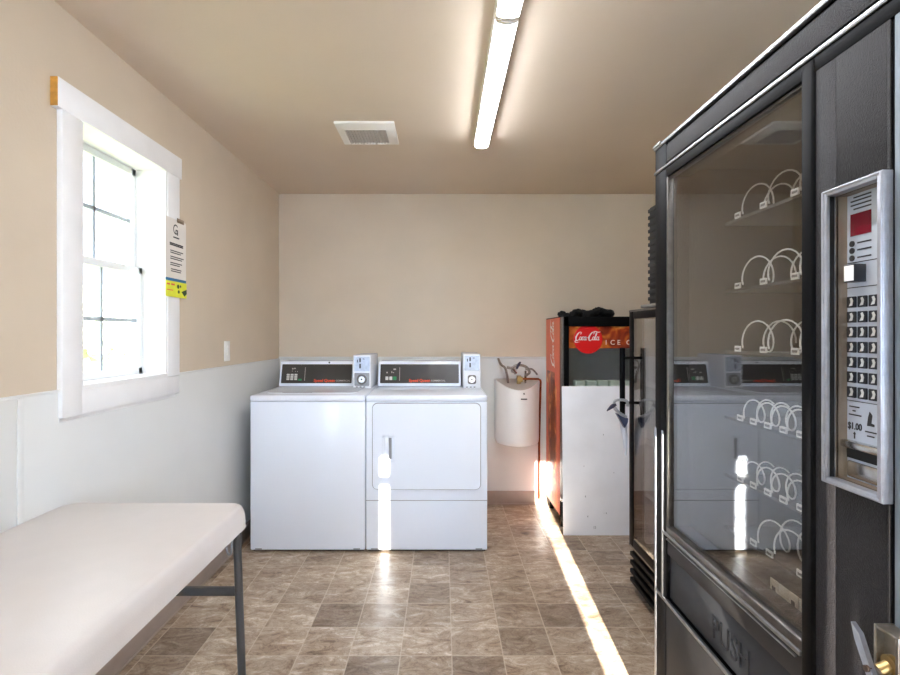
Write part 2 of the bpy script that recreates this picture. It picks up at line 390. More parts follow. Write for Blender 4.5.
b = MB(); b.box(DX0, DX0 + 0.9, YR - 0.05, YR - 0.01, 0.01, DZ - 0.01, 0.003)
leaf = obj('leaf', b, 'trim', d); leaf.rotation_euler = (0, 0, math.radians(25.4))
b = MB(); b.tube([(DX0 + 0.83, YR - 0.01, 0.98), (DX0 + 0.83, YR + 0.045, 0.98), (DX0 + 0.74, YR + 0.05, 0.98)], 0.009)
obj('handle', b, 'chrome', leaf)
d = thing('window_2', 'unseen slit window invented beside the door to shape the dryer sun strip', 'window', (SX0, YR, SZ0)); d['kind'] = 'structure'
b = MB(); b.box(SX0, SX1, YR - 0.04, YR - 0.034, SZ0, DZ); obj('pane', b, 'wglass', d)
b = MB(); b.box(SX0, SX1, YR - 0.05, YR - 0.02, 1.818, 1.872); b.box(SX0, SX1, YR - 0.05, YR - 0.02, 1.625, 1.635); obj('muntin', b, 'vinyl', d)  # bars placed to break up the dryer sun strip

for k, fx in enumerate(FW):
    d = thing('window_%d' % (4 + k), 'unseen frosted window added to the rear wall to spread daylight, ' + ('left' if k == 0 else 'right') + ' of the entry door', 'window', (fx[0], YR, FZ0)); d['kind'] = 'structure'
    b = MB(); b.box(fx[0], fx[1], YR - 0.036, YR - 0.030, FZ0, FZ1); obj('pane', b, 'frost', d)
    b = MB()
    for q in ((fx[0], fx[0] + 0.04, FZ0, FZ1), (fx[1] - 0.04, fx[1], FZ0, FZ1), (fx[0], fx[1], FZ0, FZ0 + 0.04), (fx[0], fx[1], FZ1 - 0.04, FZ1), (fx[0], fx[1], 1.30, 1.34)): b.box(q[0], q[1], YR - 0.05, YR - 0.012, q[2], q[3], 0.003)
    obj('sash', b, 'vinyl', d)
# wainscot, baseboards
t = 0.006; WZ = 1.10
b = MB()
for (ya, yb, zz) in ((YR, RY0 - 0.01, WZ), (RY0 - 0.01, RY1 + 0.01, RZ0 - 0.01), (RY1 + 0.01, 1.472, WZ), (1.474, YB, WZ)): b.box(XL, XL + t, ya, yb, 0, zz, 0.001)
b.box(XL + t, XL + t + 0.005, 1.463, 1.483, 0.10, WZ - 0.008, 0.0015)
b.box(XL, XL + t + 0.003, RY1 + 0.01, YB, WZ - 0.004, WZ + 0.004, 0.001)
struct('trim_1', b, 'wains', 'white hardboard wainscot below the window')
b = MB(); b.box(XL, XR, YB - t, YB, 0, WZ + 0.008, 0.001); b.box(XL, XR, YB - t - 0.006, YB, WZ + 0.004, WZ + 0.016, 0.002)
struct('trim_2', b, 'wains', 'white wainscot behind the water heater')
b = MB(); b.box(XL + t, XL + t + 0.006, YR, YB - t, 0, 0.102, 0.002); b.box(XL + t, XL + t + 0.012, YR, YB - t, 0, 0.008, 0.003)
struct('baseboard_left', b, 'base', 'taupe vinyl baseboard under the window wall')
b = MB(); b.box(XL + t, XR, YB - t - 0.006, YB - t, 0, 0.102, 0.002); b.box(XL + t, XR, YB - t - 0.012, YB - t, 0, 0.008, 0.003)
struct('baseboard_back', b, 'base', 'taupe vinyl baseboard behind the water heater')

# window
wn = thing('window_1', 'white double-hung window with grid panes in the left wall', 'window', (XL, 2.0, 1.0)); wn['kind'] = 'structure'
ct = 0.020
b = MB(); b.box(XL, XL + ct, 1.622, WY0, 1.012, 2.012, 0.002); b.box(XL + t + 0.001, XL + t + 0.003, 1.622, 2.325, 0.998, 1.012); obj('side_casing', b, 'trim', wn)
b = MB(); b.box(XL, XL + ct, WY1, 2.345, WZ0 - 0.004, 2.012, 0.002); obj('side_casing', b, 'trim', wn)
b = MB(); b.box(XL, XL + ct + 0.004, 1.598, 2.357, 2.005, 2.10, 0.002); b.box(XL + 0.001, XL + ct + 0.003, 1.5955, 1.5985, 2.007, 2.098, mi=1)
obj('head_casing', b, ['trim', 'rawwood'], wn)
b = MB(); b.box(XL, XL + ct - 0.001, WY0 + 0.001, 2.343, 1.012, WZ0 - 0.006, 0.003); obj('apron', b, 'trim', wn)
b = MB(); xj = XL - 0.155
b.box(xj, XL + ct * 0.8, WY0 - 0.01, WY0 + 0.012, WZ0, WZ1); b.box(xj, XL + ct * 0.8, WY1 - 0.012, WY1 + 0.01, WZ0, WZ1)
b.box(xj, XL + ct * 0.8, WY0, WY1, WZ1 - 0.012, WZ1 + 0.01); b.box(xj, XL + ct * 0.9, WY0, WY1, WZ0 - 0.008, WZ0 + 0.012, 0.002)
obj('jamb', b, 'trim', wn)
def sash(name, xc, z0, z1, ym):
    fr = 0.030; b = MB(); xa, xb = xc - 0.014, xc + 0.014; ya, yb = WY0 + 0.012, WY1 - 0.012
    b.box(xa, xb, ya, ya + fr, z0, z1, 0.003); b.box(xa, xb, yb - fr, yb, z0, z1, 0.003)
    b.box(xa, xb, ya, yb, z0, z0 + fr, 0.003); b.box(xa, xb, ya, yb, z1 - fr, z1, 0.003)
    s = obj('sash', b, 'vinyl', wn)
    b = MB(); b.box(xc - 0.003, xc + 0.003, ya + fr - 0.003, yb - fr + 0.003, z0 + fr - 0.003, z1 - fr + 0.003); obj('pane', b, 'wglass', s)
    b = MB(); zc = (z0 + z1) / 2; b.box(xc - 0.006, xc + 0.006, ym - 0.007, ym + 0.007, z0 + fr, z1 - fr); b.box(xc - 0.006, xc + 0.006, ya + fr, yb - fr, zc - 0.008, zc + 0.008)
    obj('muntin', b, 'muntin', s)
    return s
sash('sash', XL - 0.13, 1.545, WZ1 - 0.012, 1.978); sash('sash', XL - 0.10, WZ0 + 0.012, 1.575, 1.978)

d = thing('window_3', 'unseen side window added behind the camera for daylight fill', 'window', (XL, RY0, RZ0)); d['kind'] = 'structure'  # added out of view to let in more skylight
b = MB(); b.box(XL - 0.103, XL - 0.097, RY0, RY1, RZ0, RZ1); obj('pane', b, 'wglass', d)
b = MB(); ym = (RY0 + RY1) / 2
for (ya, yb, za, zb) in ((RY0, RY1, RZ0, RZ0 + 0.04), (RY0, RY1, RZ1 - 0.04, RZ1), (RY0, RY0 + 0.04, RZ0, RZ1), (RY1 - 0.04, RY1, RZ0, RZ1), (ym - 0.03, ym + 0.03, RZ0, RZ1)): b.box(XL - 0.12, XL - 0.08, ya, yb, za, zb, 0.003)
obj('sash', b, 'vinyl', d)
b = MB()
for (ya, yb, za, zb) in ((RY0 - 0.08, RY1 + 0.08, RZ1, RZ1 + 0.08), (RY0 - 0.08, RY1 + 0.08, RZ0 - 0.08, RZ0), (RY0 - 0.08, RY0, RZ0, RZ1), (RY1, RY1 + 0.08, RZ0, RZ1)): b.box(XL, XL + 0.018, ya, yb, za, zb, 0.002)
obj('casing', b, 'trim', d)
# outside
b = MB(); b.box(-30, 30, -30, 30, -0.5, -0.3); struct('ground', b, 'grass', 'pale grass outside the window', 'ground')
def tree(x, y, h, r, lab, sd):
    rr = random.Random(sd); tr = thing('tree', lab, 'tree', (x, y, -0.3), 'trees outside the window')
    b = MB(); b.tube([(x, y, -0.3), (x + 0.03, y, h * 0.4), (x, y + 0.05, h * 0.75)], [0.14, 0.1, 0.05], 8); obj('trunk', b, 'bark', tr)
    b = MB()
    for i in range(16):
        a = rr.uniform(0, 2 * PI); q = rr.uniform(0, r); c = Vector((x + q * math.cos(a), y + q * math.sin(a), h * rr.uniform(0.45, 0.95)))
        g = bmesh.ops.create_icosphere(b.bm, subdivisions=3, radius=r * rr.uniform(0.35, 0.55), matrix=Matrix.Translation(c))
        for v in g['verts']: v.co += (v.co - c) * rr.uniform(-0.28, 0.28)
    obj('foliage', b, 'leaf', tr)
tree(-7.9, 12.5, 2.3, 1.1, 'low leafy tree outside the window, lower right panes', 1)
tree(-10.6, 14.5, 2.4, 1.3, 'pale bushy tree outside the window, lower left panes', 2)

# ------------------------------------------------------------------ ceiling things
def strip_light(y0, y1, lab):
    xc = 0.207; o = thing('ceiling_light', lab, 'ceiling light', (xc, y0, H), 'fluorescent strip lights on the ceiling')
    b = MB(); b.box(xc - 0.040, xc + 0.040, y0, y1, H - 0.046, H, 0.006); obj('housing', b, 'housing', o)
    pts = [(-0.035, 0), (-0.035, -0.006), (-0.030, -0.013), (-0.012, -0.018), (0.012, -0.018), (0.030, -0.013), (0.035, -0.006), (0.035, 0)]
    b = MB(); b.prism(pts, Matrix(((1, 0, 0, xc), (0, 0, 1, y0 + 0.012), (0, 1, 0, H - 0.044), (0, 0, 0, 1))), y1 - y0 - 0.024); obj('lens', b, 'lens', o)
    for (ya, yb) in ((y0, y0 + 0.012), (y1 - 0.012, y1)):
        b = MB(); b.prism([(p[0] * 1.06, p[1] * 1.05) for p in pts], Matrix(((1, 0, 0, xc), (0, 0, 1, ya), (0, 1, 0, H - 0.044), (0, 0, 0, 1))), yb - ya); obj('end_cap', b, 'housing', o)
strip_light(1.625, 2.73, 'lit fluorescent strip on the ceiling, far whole one ending near the vent')
strip_light(0.40, 1.615, 'lit fluorescent strip nearest the camera, cut off by the top of the photo')
o = thing('ceiling_vent', 'white square ceiling vent left of the strip light', 'vent', (-0.39, 2.66, H))
b = MB()
x0, x1, y0, y1 = -0.545, -0.245, 2.52, 2.80
outer = [(x0, y0), (x1, y0), (x1, y1), (x0, y1)]; ii = 0.045
inner = [(x0 + ii, y0 + ii), (x1 - ii, y0 + ii), (x1 - ii, y1 - ii), (x0 + ii, y1 - ii)]
zt, zb = H - 0.004, H - 0.028
V = [(p[0], p[1], H) for p in outer] + [(p[0], p[1], H - 0.012) for p in outer] + [(p[0], p[1], zb) for p in inner] + [(p[0], p[1], zb + 0.012) for p in inner]
F = [(i, (i + 1) % 4, 4 + (i + 1) % 4, 4 + i) for i in range(4)] + [(4 + i, 4 + (i + 1) % 4, 8 + (i + 1) % 4, 8 + i) for i in range(4)] + [(8 + i, 8 + (i + 1) % 4, 12 + (i + 1) % 4, 12 + i) for i in range(4)]
b.add(V, F); obj('frame', b, 'vent', o)
b = MB(); b.box(x0 + ii, x1 - ii, y0 + ii, y1 - ii, zb + 0.010, zb + 0.014)
for k in range(13): b.box(x0 + ii + 0.016 * k + 0.004, x0 + ii + 0.016 * k + 0.012, y0 + ii, y1 - ii, zb + 0.004, zb + 0.011)
for xx in (-0.43, -0.36): b.box(xx - 0.004, xx + 0.004, y0 + ii, y1 - ii, zb, zb + 0.008)
obj('grille', b, 'ventgrey', o)

# ------------------------------------------------------------------ switch, notice
o = thing('light_switch', 'small ivory light switch plate on the left wall above the wainscot', 'light switch', (XL, 2.897, 1.19))
b = MB(); b.box(XL, XL + 0.006, 2.862, 2.932, 1.13, 1.245, 0.002); obj('plate', b, 'switch', o)
b = MB(); b.box(XL + 0.006, XL + 0.012, 2.887, 2.907, 1.16, 1.215, 0.002); obj('rocker', b, 'switch', o)
o = thing('notice', 'white paper notice with a yellow bottom strip tacked to the right window casing', 'notice', (XL + 0.03, 2.30, 1.50))
xn = XL + ct + 0.003; ny0, ny1 = 2.215, 2.392
b = MB(); b.box(xn, xn + 0.0015, ny0, ny1, 1.455, 1.806); obj('sheet', b, 'paper', o)
b = MB()
Fm = FL(xn + 0.0015, ny0, 1.455); sc_ = 1.0
b.ribbon([(0.085 + 0.019 * math.cos(a), 0.305 + 0.020 * math.sin(a)) for a in [math.radians(q) for q in range(40, 341, 20)]], 0.006, Fm, 0.0008)
b.ribbon([(0.103, 0.298), (0.086, 0.302), (0.086, 0.290)], 0.006, Fm, 0.0008); b.box(xn + 0.0015, xn + 0.0022, ny0 + 0.098, ny0 + 0.104, 1.735, 1.76)
for (u0, u1, v) in ((0.065, 0.115, 0.268), (0.035, 0.15, 0.238), (0.035, 0.15, 0.231)): b.box(xn + 0.0015, xn + 0.002, ny0 + u0, ny0 + u1, 1.455 + v - 0.003, 1.455 + v + 0.003)
for (u0, u1, v) in ((0.04, 0.15, 0.205), (0.04, 0.13, 0.196), (0.04, 0.155, 0.178), (0.04, 0.14, 0.169), (0.04, 0.14, 0.150), (0.04, 0.12, 0.141), (0.045, 0.135, 0.122), (0.045, 0.13, 0.113)):
    b.box(xn + 0.0015, xn + 0.002, ny0 + u0, ny0 + u1, 1.455 + v - 0.0022, 1.455 + v + 0.0022)
obj('print', b, 'ink', o, 'dark printed lines and round emblem')
b = MB(); b.box(xn + 0.0015, xn + 0.0022, ny0, ny1, 1.523, 1.536); obj('band', b, 'blue', o, 'teal blue band')
b = MB(); b.box(xn + 0.0015, xn + 0.0024, ny0, ny1 + 0.004, 1.452, 1.523); obj('strip', b, 'yellow', o, 'yellow-green bottom strip')
b = MB()
for (u0, u1, v0, v1) in ((0.01, 0.035, 0.052, 0.060), (0.045, 0.075, 0.052, 0.060), (0.012, 0.06, 0.028, 0.032)): b.box(xn + 0.0024, xn + 0.003, ny0 + u0, ny0 + u1, 1.452 + v0, 1.452 + v1)
obj('red_mark', b, 'sidered', o)
b = MB()
for (u, v, r) in ((0.105, 0.05, 0.010), (0.11, 0.026, 0.008), (0.125, 0.052, 0.006)): b.prism(circ(r, 8), FL(xn + 0.0024, ny0 + u, 1.452 + v), 0.0006)
b.prism([(0.135, 0.028), (0.18, 0.042), (0.182, 0.022), (0.16, 0.008)], FL(xn + 0.0024, ny0, 1.452), 0.0006)
obj('green_mark', b, 'darkgreen', o)
b = MB(); b.box(xn + 0.0015, xn + 0.004, ny0 + 0.095, ny0 + 0.155, 1.795, 1.815, 0.001); obj('tack_strip', b, 'plateside', o, 'brown strip holding the top edge')

# ------------------------------------------------------------------ washer and dryer
YF = 2.978
def coin_box(root, xa, xb, washer):
    y0, y1, z0, z1 = (3.395, 3.76, 0.922, 1.145) if washer else (3.385, 3.76, 0.922, 1.152)
    b = MB(); b.box(xa, xb, y0, y1, z0, z1, 0.006); cb = obj('coin_box', b, 'enamel2', root)
    wd = xb - xa
    b = MB(); b.prism(rrect(wd - 0.016, 0.10, 0.004, 3), FB((xa + xb) / 2, y0, z1 - 0.060), 0.003); obj('coin_plate', b, 'steelplate', cb, 'steel coin slot plate')
    b = MB()
    for (u, v, a, c) in ((-0.012, 0.026, 0.010, 0.026), (-0.012, -0.014, 0.010, 0.030), (-0.03, 0.02, 0.006, 0.02), (0.012, 0.034, 0.014, 0.005)):
        b.prism(rrect(a, c, 0.002, 2), FB((xa + xb) / 2 + u, y0 - 0.003, z1 - 0.060 + v), 0.0012)
    obj('coin_slot', b, 'ink', cb)
    zc = z0 + 0.060
    b = MB(); b.prism(rrect(wd - 0.02, 0.088, 0.006, 3), FB((xa + xb) / 2, y0, zc), 0.004); obj('lock_plate', b, 'gasket' if washer else 'enamel2', cb)
    b = MB(); b.prism(circ(0.034, 24) if washer else rrect(0.056, 0.06, 0.014), FB((xa + xb) / 2, y0 - 0.004, zc), 0.006, 0); b.prism(circ(0.021, 24), FB((xa + xb) / 2, y0 - 0.010, zc), 0.004, 1)
    b.prism(circ(0.006, 10), FB((xa + xb) / 2, y0 - 0.014, zc), 0.002, 0)
    obj('lock', b, ['darksteel', 'chrome'], cb, 'round steel lock')
    b = MB()
    for k in range(3): b.box(xa + 0.02 + 0.025 * k, xa + 0.032 + 0.025 * k, y0 - 0.001, y0, z0 + 0.006, z0 + 0.012)
    obj('print', b, 'greyink', cb)
def panel(root, xa, xb, washer):
    ya, yb, yt, z0, z1 = 3.50, 3.74, 3.545, 0.924, 1.096
    V = [(xa, ya, z0), (xb, ya, z0), (xb, yt, z1), (xa, yt, z1), (xa, yb, z0), (xb, yb, z0), (xb, yb, z1), (xa, yb, z1)]
    b = MB(); vs_, fs = b.add(V, [(0, 1, 2, 3), (5, 4, 7, 6), (4, 0, 3, 7), (1, 5, 6, 2), (3, 2, 6, 7), (1, 0, 4, 5)])
    es = list({e for f in fs for e in f.edges}); bmesh.ops.bevel(b.bm, geom=es, offset=0.008, segments=2, profile=0.5, affect='EDGES')
    cp = obj('control_panel', b, 'enamel', root)
    up = Vector((0, yt - ya, z1 - z0)).normalized(); L = math.hypot(yt - ya, z1 - z0); wd = xb - xa
    Fr = frame((xa, ya, z0), (1, 0, 0), up)
    g = lambda u, v, dz=0.0: Fr @ Matrix.Translation((u, v, dz))
    v0, v1 = 0.022, L - 0.022
    b = MB(); b.prism(rrect(wd - 0.03, v1 - v0, 0.004, 2), g(wd / 2, (v0 + v1) / 2), 0.002); obj('fascia', b, 'charcoal', cp, 'charcoal control fascia')
    b = MB()
    for k in range(3):
        for q in range(3 if washer else 1):
            if not washer and k == 2: continue
            b.prism(rrect(0.020, 0.012 if washer else 0.024, 0.002, 2), g(0.062 + 0.027 * k, v0 + 0.028 + 0.0155 * q if washer else v0 + 0.034, 0.002), 0.003)
    obj('button', b, 'keygrey', cp, 'pale grey programme buttons')
    b = MB(); b.prism(rrect(0.024, 0.012 if washer else 0.024, 0.002, 2), g(0.145 if washer else 0.116, v0 + (0.024 if washer else 0.034), 0.002), 0.003); obj('start_button', b, 'green', cp, 'green start button')
    b = MB()
    for (u, v, a, c) in ((0.09, 0.102, 0.010, 0.010), (0.105, 0.104, 0.012, 0.008), (0.088, 0.085, 0.004, 0.006), (0.11, 0.083, 0.004, 0.006), (0.125, 0.082, 0.004, 0.006)) if washer else ((0.115, 0.098, 0.018, 0.010), (0.062, 0.075, 0.010, 0.010), (0.095, 0.078, 0.005, 0.014), (0.106, 0.074, 0.008, 0.005)):
        b.prism(rrect(a, c, 0.001, 1), g(u, v0 + v, 0.002), 0.0006)
    b.prism(rrect(0.003, 0.095, 0.001, 1), g(0.178 if washer else 0.15, v0 + 0.065, 0.002), 0.0006)
    obj('print', b, 'paleprint', cp)
    b = MB(); b.text('Speed Queen', g(0.242 if washer else 0.215, v0 + 0.010, 0.0022), 0.027, mi=0, bold=0.0009); b.text('COMMERCIAL', g(0.395 if washer else 0.368, v0 + 0.012, 0.0022), 0.016, mi=1, bold=0.0003)
    obj('brand_lettering', b, ['orange', 'paleprint'], cp, 'orange script and grey lettering')
    if washer:
        b = MB(); b.prism(circ(0.006, 12), g(wd * 0.66, L - 0.010, 0.001), 0.0015); obj('indicator', b, 'ink', cp)
def machine(name, lab, xa, xb, washer):
    o = thing(name, lab, name.replace('washing_machine', 'washing machine').replace('clothes_dryer', 'dryer'), ((xa + xb) / 2, YF, 0))
    b = MB(); b.box(xa + 0.001, xb - 0.001, YF, 3.72, 0.012, 0.887, 0.006); obj('body', b, 'enamel', o)
    b = MB(); b.box(xa, xb, YF - 0.006, 3.74, 0.888, 0.924, 0.010, seg=3); wt = obj('worktop', b, 'enamel', o)
    b = MB(); b.box(xa + 0.012, xb - 0.012, YF + 0.02, 3.70, 0.0, 0.014); obj('gap_shade', b, 'blackmatte', o)  # black slab in the gap under the body, shade put into colour
    if washer:
        b = MB()
        b.prism(rrect(xb - xa - 0.12, 0.36, 0.05, 6), Matrix(((1, 0, 0, (xa + xb) / 2 - 0.01), (0, 1, 0, 3.26), (0, 0, 1, 0.924), (0, 0, 0, 1))), 0.004)
        ld = obj('lid', b, 'enamel', o)
        b = MB(); b.box(xa + 0.16, xa + 0.34, 3.075, 3.082, 0.928, 0.930, mi=0); obj('print', b, 'greyink', ld)
    else:
        cx, cz = (-0.415 + 0.221) / 2, (0.877 + 0.373) / 2; dw, dh = 0.632, 0.502
        b = MB(); b.prism(rrect(dw + 0.010, dh + 0.010, 0.032, 6), FB(cx, YF + 0.001, cz), 0.004); obj('door_seal', b, 'gasket', o, 'grey line round the door')
        b = MB(); b.prism(rrect(dw, dh, 0.028, 6), FB(cx, YF, cz), 0.012); dr = obj('door', b, 'enamel', o)
        hx, hz = -0.322, 0.614; yy = YF - 0.012
        b = MB()
        b.box(hx - 0.036, hx - 0.018, yy - 0.004, yy + 0.002, hz - 0.078, hz + 0.078, 0.002); b.box(hx + 0.020, hx + 0.036, yy - 0.004, yy + 0.002, hz - 0.078, hz + 0.078, 0.002)
        b.box(hx - 0.036, hx + 0.036, yy - 0.004, yy + 0.002, hz + 0.062, hz + 0.078, 0.002); b.box(hx - 0.036, hx + 0.036, yy - 0.004, yy + 0.002, hz - 0.078, hz - 0.062, 0.002)
        b.box(hx - 0.020, hx + 0.004, yy - 0.012, yy, hz - 0.066, hz + 0.066, 0.004)
        obj('handle', b, 'enamel', dr)
        b = MB(); b.box(hx - 0.018, hx + 0.021, yy - 0.0008, yy + 0.0005, hz - 0.063, hz + 0.063); obj('recess_shade', b, 'gasket', dr)  # flat grey plate, shade of the white pocket put into its colour
        b = MB(); b.box(xa + 0.001, xb - 0.001, YF - 0.0008, YF + 0.002, 0.3025, 0.3065); obj('panel_seam', b, 'gasket', o)
    for xx in (xa + 0.05, xb - 0.05):
        b = MB(); b.box(xx - 0.02, xx + 0.02, YF - 0.001, YF + 0.01, 0.012, 0.022, 0.001); obj('kick_clip', b, 'gasket', o)
    for (xx, yy) in ((xa + 0.06, 3.06), (xb - 0.06, 3.06)):
        b = MB(); b.cyl((xx, yy, 0), (xx, yy, 0.02), 0.02, 12); obj('foot', b, 'black', o)
    return o
o = machine('washing_machine', 'white top-loading coin washing machine left of the dryer', -1.138, -0.459, True)
panel(o, -1.140, -0.62, True); coin_box(o, -0.605, -0.485, True)
o = machine('clothes_dryer', 'white front-loading coin dryer with a square door, right of the washer', -0.455, 0.262, False)
panel(o, -0.452, 0.125, False); coin_box(o, 0.135, 0.252, False)

# ------------------------------------------------------------------ water heater
o = thing('water_heater', 'small white wall-mounted water heater between dryer and red cooler', 'water heater', (0.545, YB - t, 0.49))
def lens_plan(k=1.0):
    pts = [(-0.155 * k, 0.0)]
    n = 16
    for i in range(n + 1):
        a = -1 + 2 * i / n; pts.append((a * 0.155 * k, -(0.13 + 0.13 * (1 - a * a)) * k))
    pts.append((0.155 * k, 0.0)); return pts
def heat_sec(z, k): return [(0.545 + p[0], YB - t - 0.004 + p[1], z) for p in lens_plan(k)]
b = MB(); secs = [(0.487, 0.90), (0.492, 0.96), (0.505, 0.99), (0.53, 1.0)]
top_z = lambda i: 0.948 if i in (0, 18) else 0.948 - 0.058 * (1 - (-1 + 2 * (i - 1) / 16) ** 2)
R = [[b.bm.verts.new(p) for p in heat_sec(z, k)] for z, k in secs]; n = len(R[0])
R.append([b.bm.verts.new((p[0], p[1], top_z(i) - 0.008)) for i, p in enumerate(heat_sec(0, 1.0))]); R.append([b.bm.verts.new((p[0], p[1], top_z(i))) for i, p in enumerate(heat_sec(0, 0.985))])
for A, B in zip(R, R[1:]):
    for i in range(n): b.bm.faces.new([A[i], A[(i + 1) % n], B[(i + 1) % n], B[i]])
b.bm.faces.new(R[0][::-1]); obj('shell', b, 'heater', o)
b = MB(); T = heat_sec(0, 0.984); A = [b.bm.verts.new((T[i][0], T[i][1], top_z(i) - 0.0005)) for i in range(1, 18)]; B = [b.bm.verts.new((T[i][0], YB - t - 0.004, 0.951)) for i in range(1, 18)]
for i in range(16): b.bm.faces.new([A[i], A[i + 1], B[i + 1], B[i]])
obj('top_cover', b, 'heatertop', o, 'greyish sloped top cover')
yq = YB - t - 0.265
b = MB(); b.prism([(0, 0.009), (0.004, 0.002), (0.009, 0), (0.004, -0.002), (0, -0.009), (-0.004, -0.002), (-0.009, 0), (-0.004, 0.002)], FB(0.57, yq, 0.866), 0.002)
b.prism(rrect(0.045, 0.008, 0.002, 1), FB(0.57, yq, 0.828), 0.002); obj('badge', b, 'ink', o)
def arcpts(pts, n=6):
    P = [Vector(p) for p in pts]; out = []
    for i in range(len(P) - 1):
        p0, p1, p2, p3 = P[max(i - 1, 0)], P[i], P[i + 1], P[min(i + 2, len(P) - 1)]
        for k in range(n):
            q = k / n; out.append(0.5 * ((2 * p1) + (p2 - p0) * q + (2 * p0 - 5 * p1 + 4 * p2 - p3) * q * q + (3 * p1 - p0 - 3 * p2 + p3) * q ** 3))
    out.append(P[-1]); return out
yh = 3.68
b = MB(); b.tube(arcpts([(0.475, yh, 0.93), (0.468, yh, 0.98), (0.452, yh, 1.04), (0.43, yh + 0.05, 1.06), (0.418, YB - 0.01, 1.10)]), 0.009, 8); obj('hose', b, 'braid', o, 'braided steel hose bending to the wall')
b = MB(); b.tube(arcpts([(0.465, yh, 1.045), (0.50, yh, 1.04), (0.54, yh, 1.06), (0.60, yh, 1.05), (0.63, yh, 1.01), (0.60, yh - 0.02, 0.985)]), 0.010, 8)
b.tube(arcpts([(0.60, yh, 1.03), (0.65, yh, 1.03), (0.69, yh + 0.02, 0.99)]), 0.007, 8); obj('hose', b, 'braid', o, 'braided steel hose looping over the valve')
b = MB(); b.cyl((0.552, yh, 0.925), (0.552, yh, 0.985), 0.016, 14); b.cyl((0.535, yh - 0.02, 0.958), (0.575, yh - 0.02, 0.958), 0.021, 14); b.cyl((0.552, yh - 0.04, 0.962), (0.552, yh, 0.962), 0.019, 12); obj('brass_valve', b, 'brass', o, 'brass relief valve')
b = MB(); b.cyl((0.51, yh, 1.02), (0.53, yh + 0.05, 1.03), 0.018, 12); b.cyl((0.53, yh - 0.01, 1.0), (0.505, yh - 0.015, 1.03), 0.012, 10); b.cyl((0.60, yh, 0.93), (0.60, yh, 1.02), 0.009, 10); obj('fitting', b, 'chrome', o, 'steel pipe fittings')
b = MB(); b.tube([(0.535, yh - 0.01, 1.035), (0.55, yh - 0.02, 1.07), (0.562, yh - 0.02, 1.085)], [0.008, 0.011, 0.006], 8); obj('valve_lever', b, 'purple', o, 'dark blue valve lever')
b = MB(); b.tube([(0.575, yh - 0.02, 0.962), (0.69, yh - 0.02, 0.962), (0.706, yh - 0.02, 0.952), (0.708, yh - 0.02, 0.93)], 0.008, 10)
b.tube([(0.708, yh - 0.02, 0.94), (0.716, 3.71, 0.90), (0.716, 3.76, 0.5), (0.716, 3.76, 0.06)], 0.008, 10); obj('copper_pipe', b, 'copper', o, 'copper drain pipe')

# ------------------------------------------------------------------ hand-lettered script
def script(b, Mx, size, mi=0):
    """two capital Cs, joined small letters, in flowing pen strokes (unit: cap height)"""
    F = Mx @ Matrix.Scale(size, 4)
    W = 0.11
    def st(p, w, dx=0): b.ribbon([(x + dx + 0.18 * y, y) for x, y in p], w, F, 0.0008 / size, mi)
    def small_o(x): st([(x + .12 + .11 * math.cos(a), .22 + .20 * math.sin(a)) for a in [k * PI / 6 + 1.2 for k in range(13)]], W * .8)
    def small_c(x): st([(x + .22, .36), (x + .14, .42), (x + .03, .28), (x + .05, .06), (x + .15, .02), (x + .26, .14)], [.05, .1, .12, .12, .08, .05])
    def small_a(x): small_o(x); st([(x + .25, .42), (x + .24, .1), (x + .30, .02), (x + .38, .10)], [.11, .12, .1, .05])
    def big_c(x): st([(x + .52, .72), (x + .60, .92), (x + .46, 1.0), (x + .24, .84), (x + .06, .42), (x + .10, .06), (x + .28, -.04), (x + .50, .16)], [.06, .1, .08, .14, .18, .15, .1, .05])
    big_c(0); small_o(.50); small_c(.78); small_a(1.05)
    st([(1.46, .30), (1.60, .33)], .08)
    big_c(1.60); small_o(2.10); st([(2.40, .2), (2.52, .75), (2.46, .92), (2.42, .6), (2.42, .1), (2.50, .02), (2.58, .12)], [.05, .09, .08, .12, .13, .09, .05]); small_a(2.60)
    st([(2.02, .96), (2.30, 1.08), (2.62, .98), (2.95, 1.02)], [.06, .12, .12, .03])
    st([(.12, .0), (.0, -.16), (.20, -.26), (.6, -.2)], [.10, .10, .08, .02])

# ------------------------------------------------------------------ red drinks cooler (faces the camera)
cx0, cx1, cyf, cyb, ct_ = 0.775, 1.40, 3.335, 3.79, 1.402
o = thing('drinks_cooler', 'red-sided drinks cooler with a round red disc sign, against the back wall', 'cooler', (1.09, cyf, 0))
b = MB()
b.box(cx0, cx0 + 0.04, cyf, cyb, 0.075, ct_, 0.002); b.box(cx1 - 0.04, cx1, cyf, cyb, 0.075, ct_, 0.002); b.box(cx0 + 0.04, cx1 - 0.04, cyb - 0.04, cyb, 0.075, ct_)
b.box(cx0 + 0.04, cx1 - 0.04, cyf, cyb - 0.04, ct_ - 0.06, ct_); b.box(cx0 + 0.04, cx1 - 0.04, cyf, cyb - 0.04, 0.075, 0.27)
obj('cabinet', b, 'black', o)
b = MB(); b.box(cx0 + 0.0405, cx1 - 0.0405, cyb - 0.05, cyb - 0.0405, 0.27, ct_ - 0.06); b.box(cx0 + 0.0405, cx0 + 0.046, cyf + 0.01, cyb - 0.05, 0.27, ct_ - 0.06); b.box(cx1 - 0.046, cx1 - 0.0405, cyf + 0.01, cyb - 0.05, 0.27, ct_ - 0.06)
obj('liner', b, 'coolerin', o)
for sx in (cx0 + 0.03, cx1 - 0.03):
    for sy in (cyf + 0.05, cyb - 0.05):
        b = MB(); b.cyl((sx, sy, 0), (sx, sy, 0.08), 0.018, 12); obj('foot', b, 'black', o)
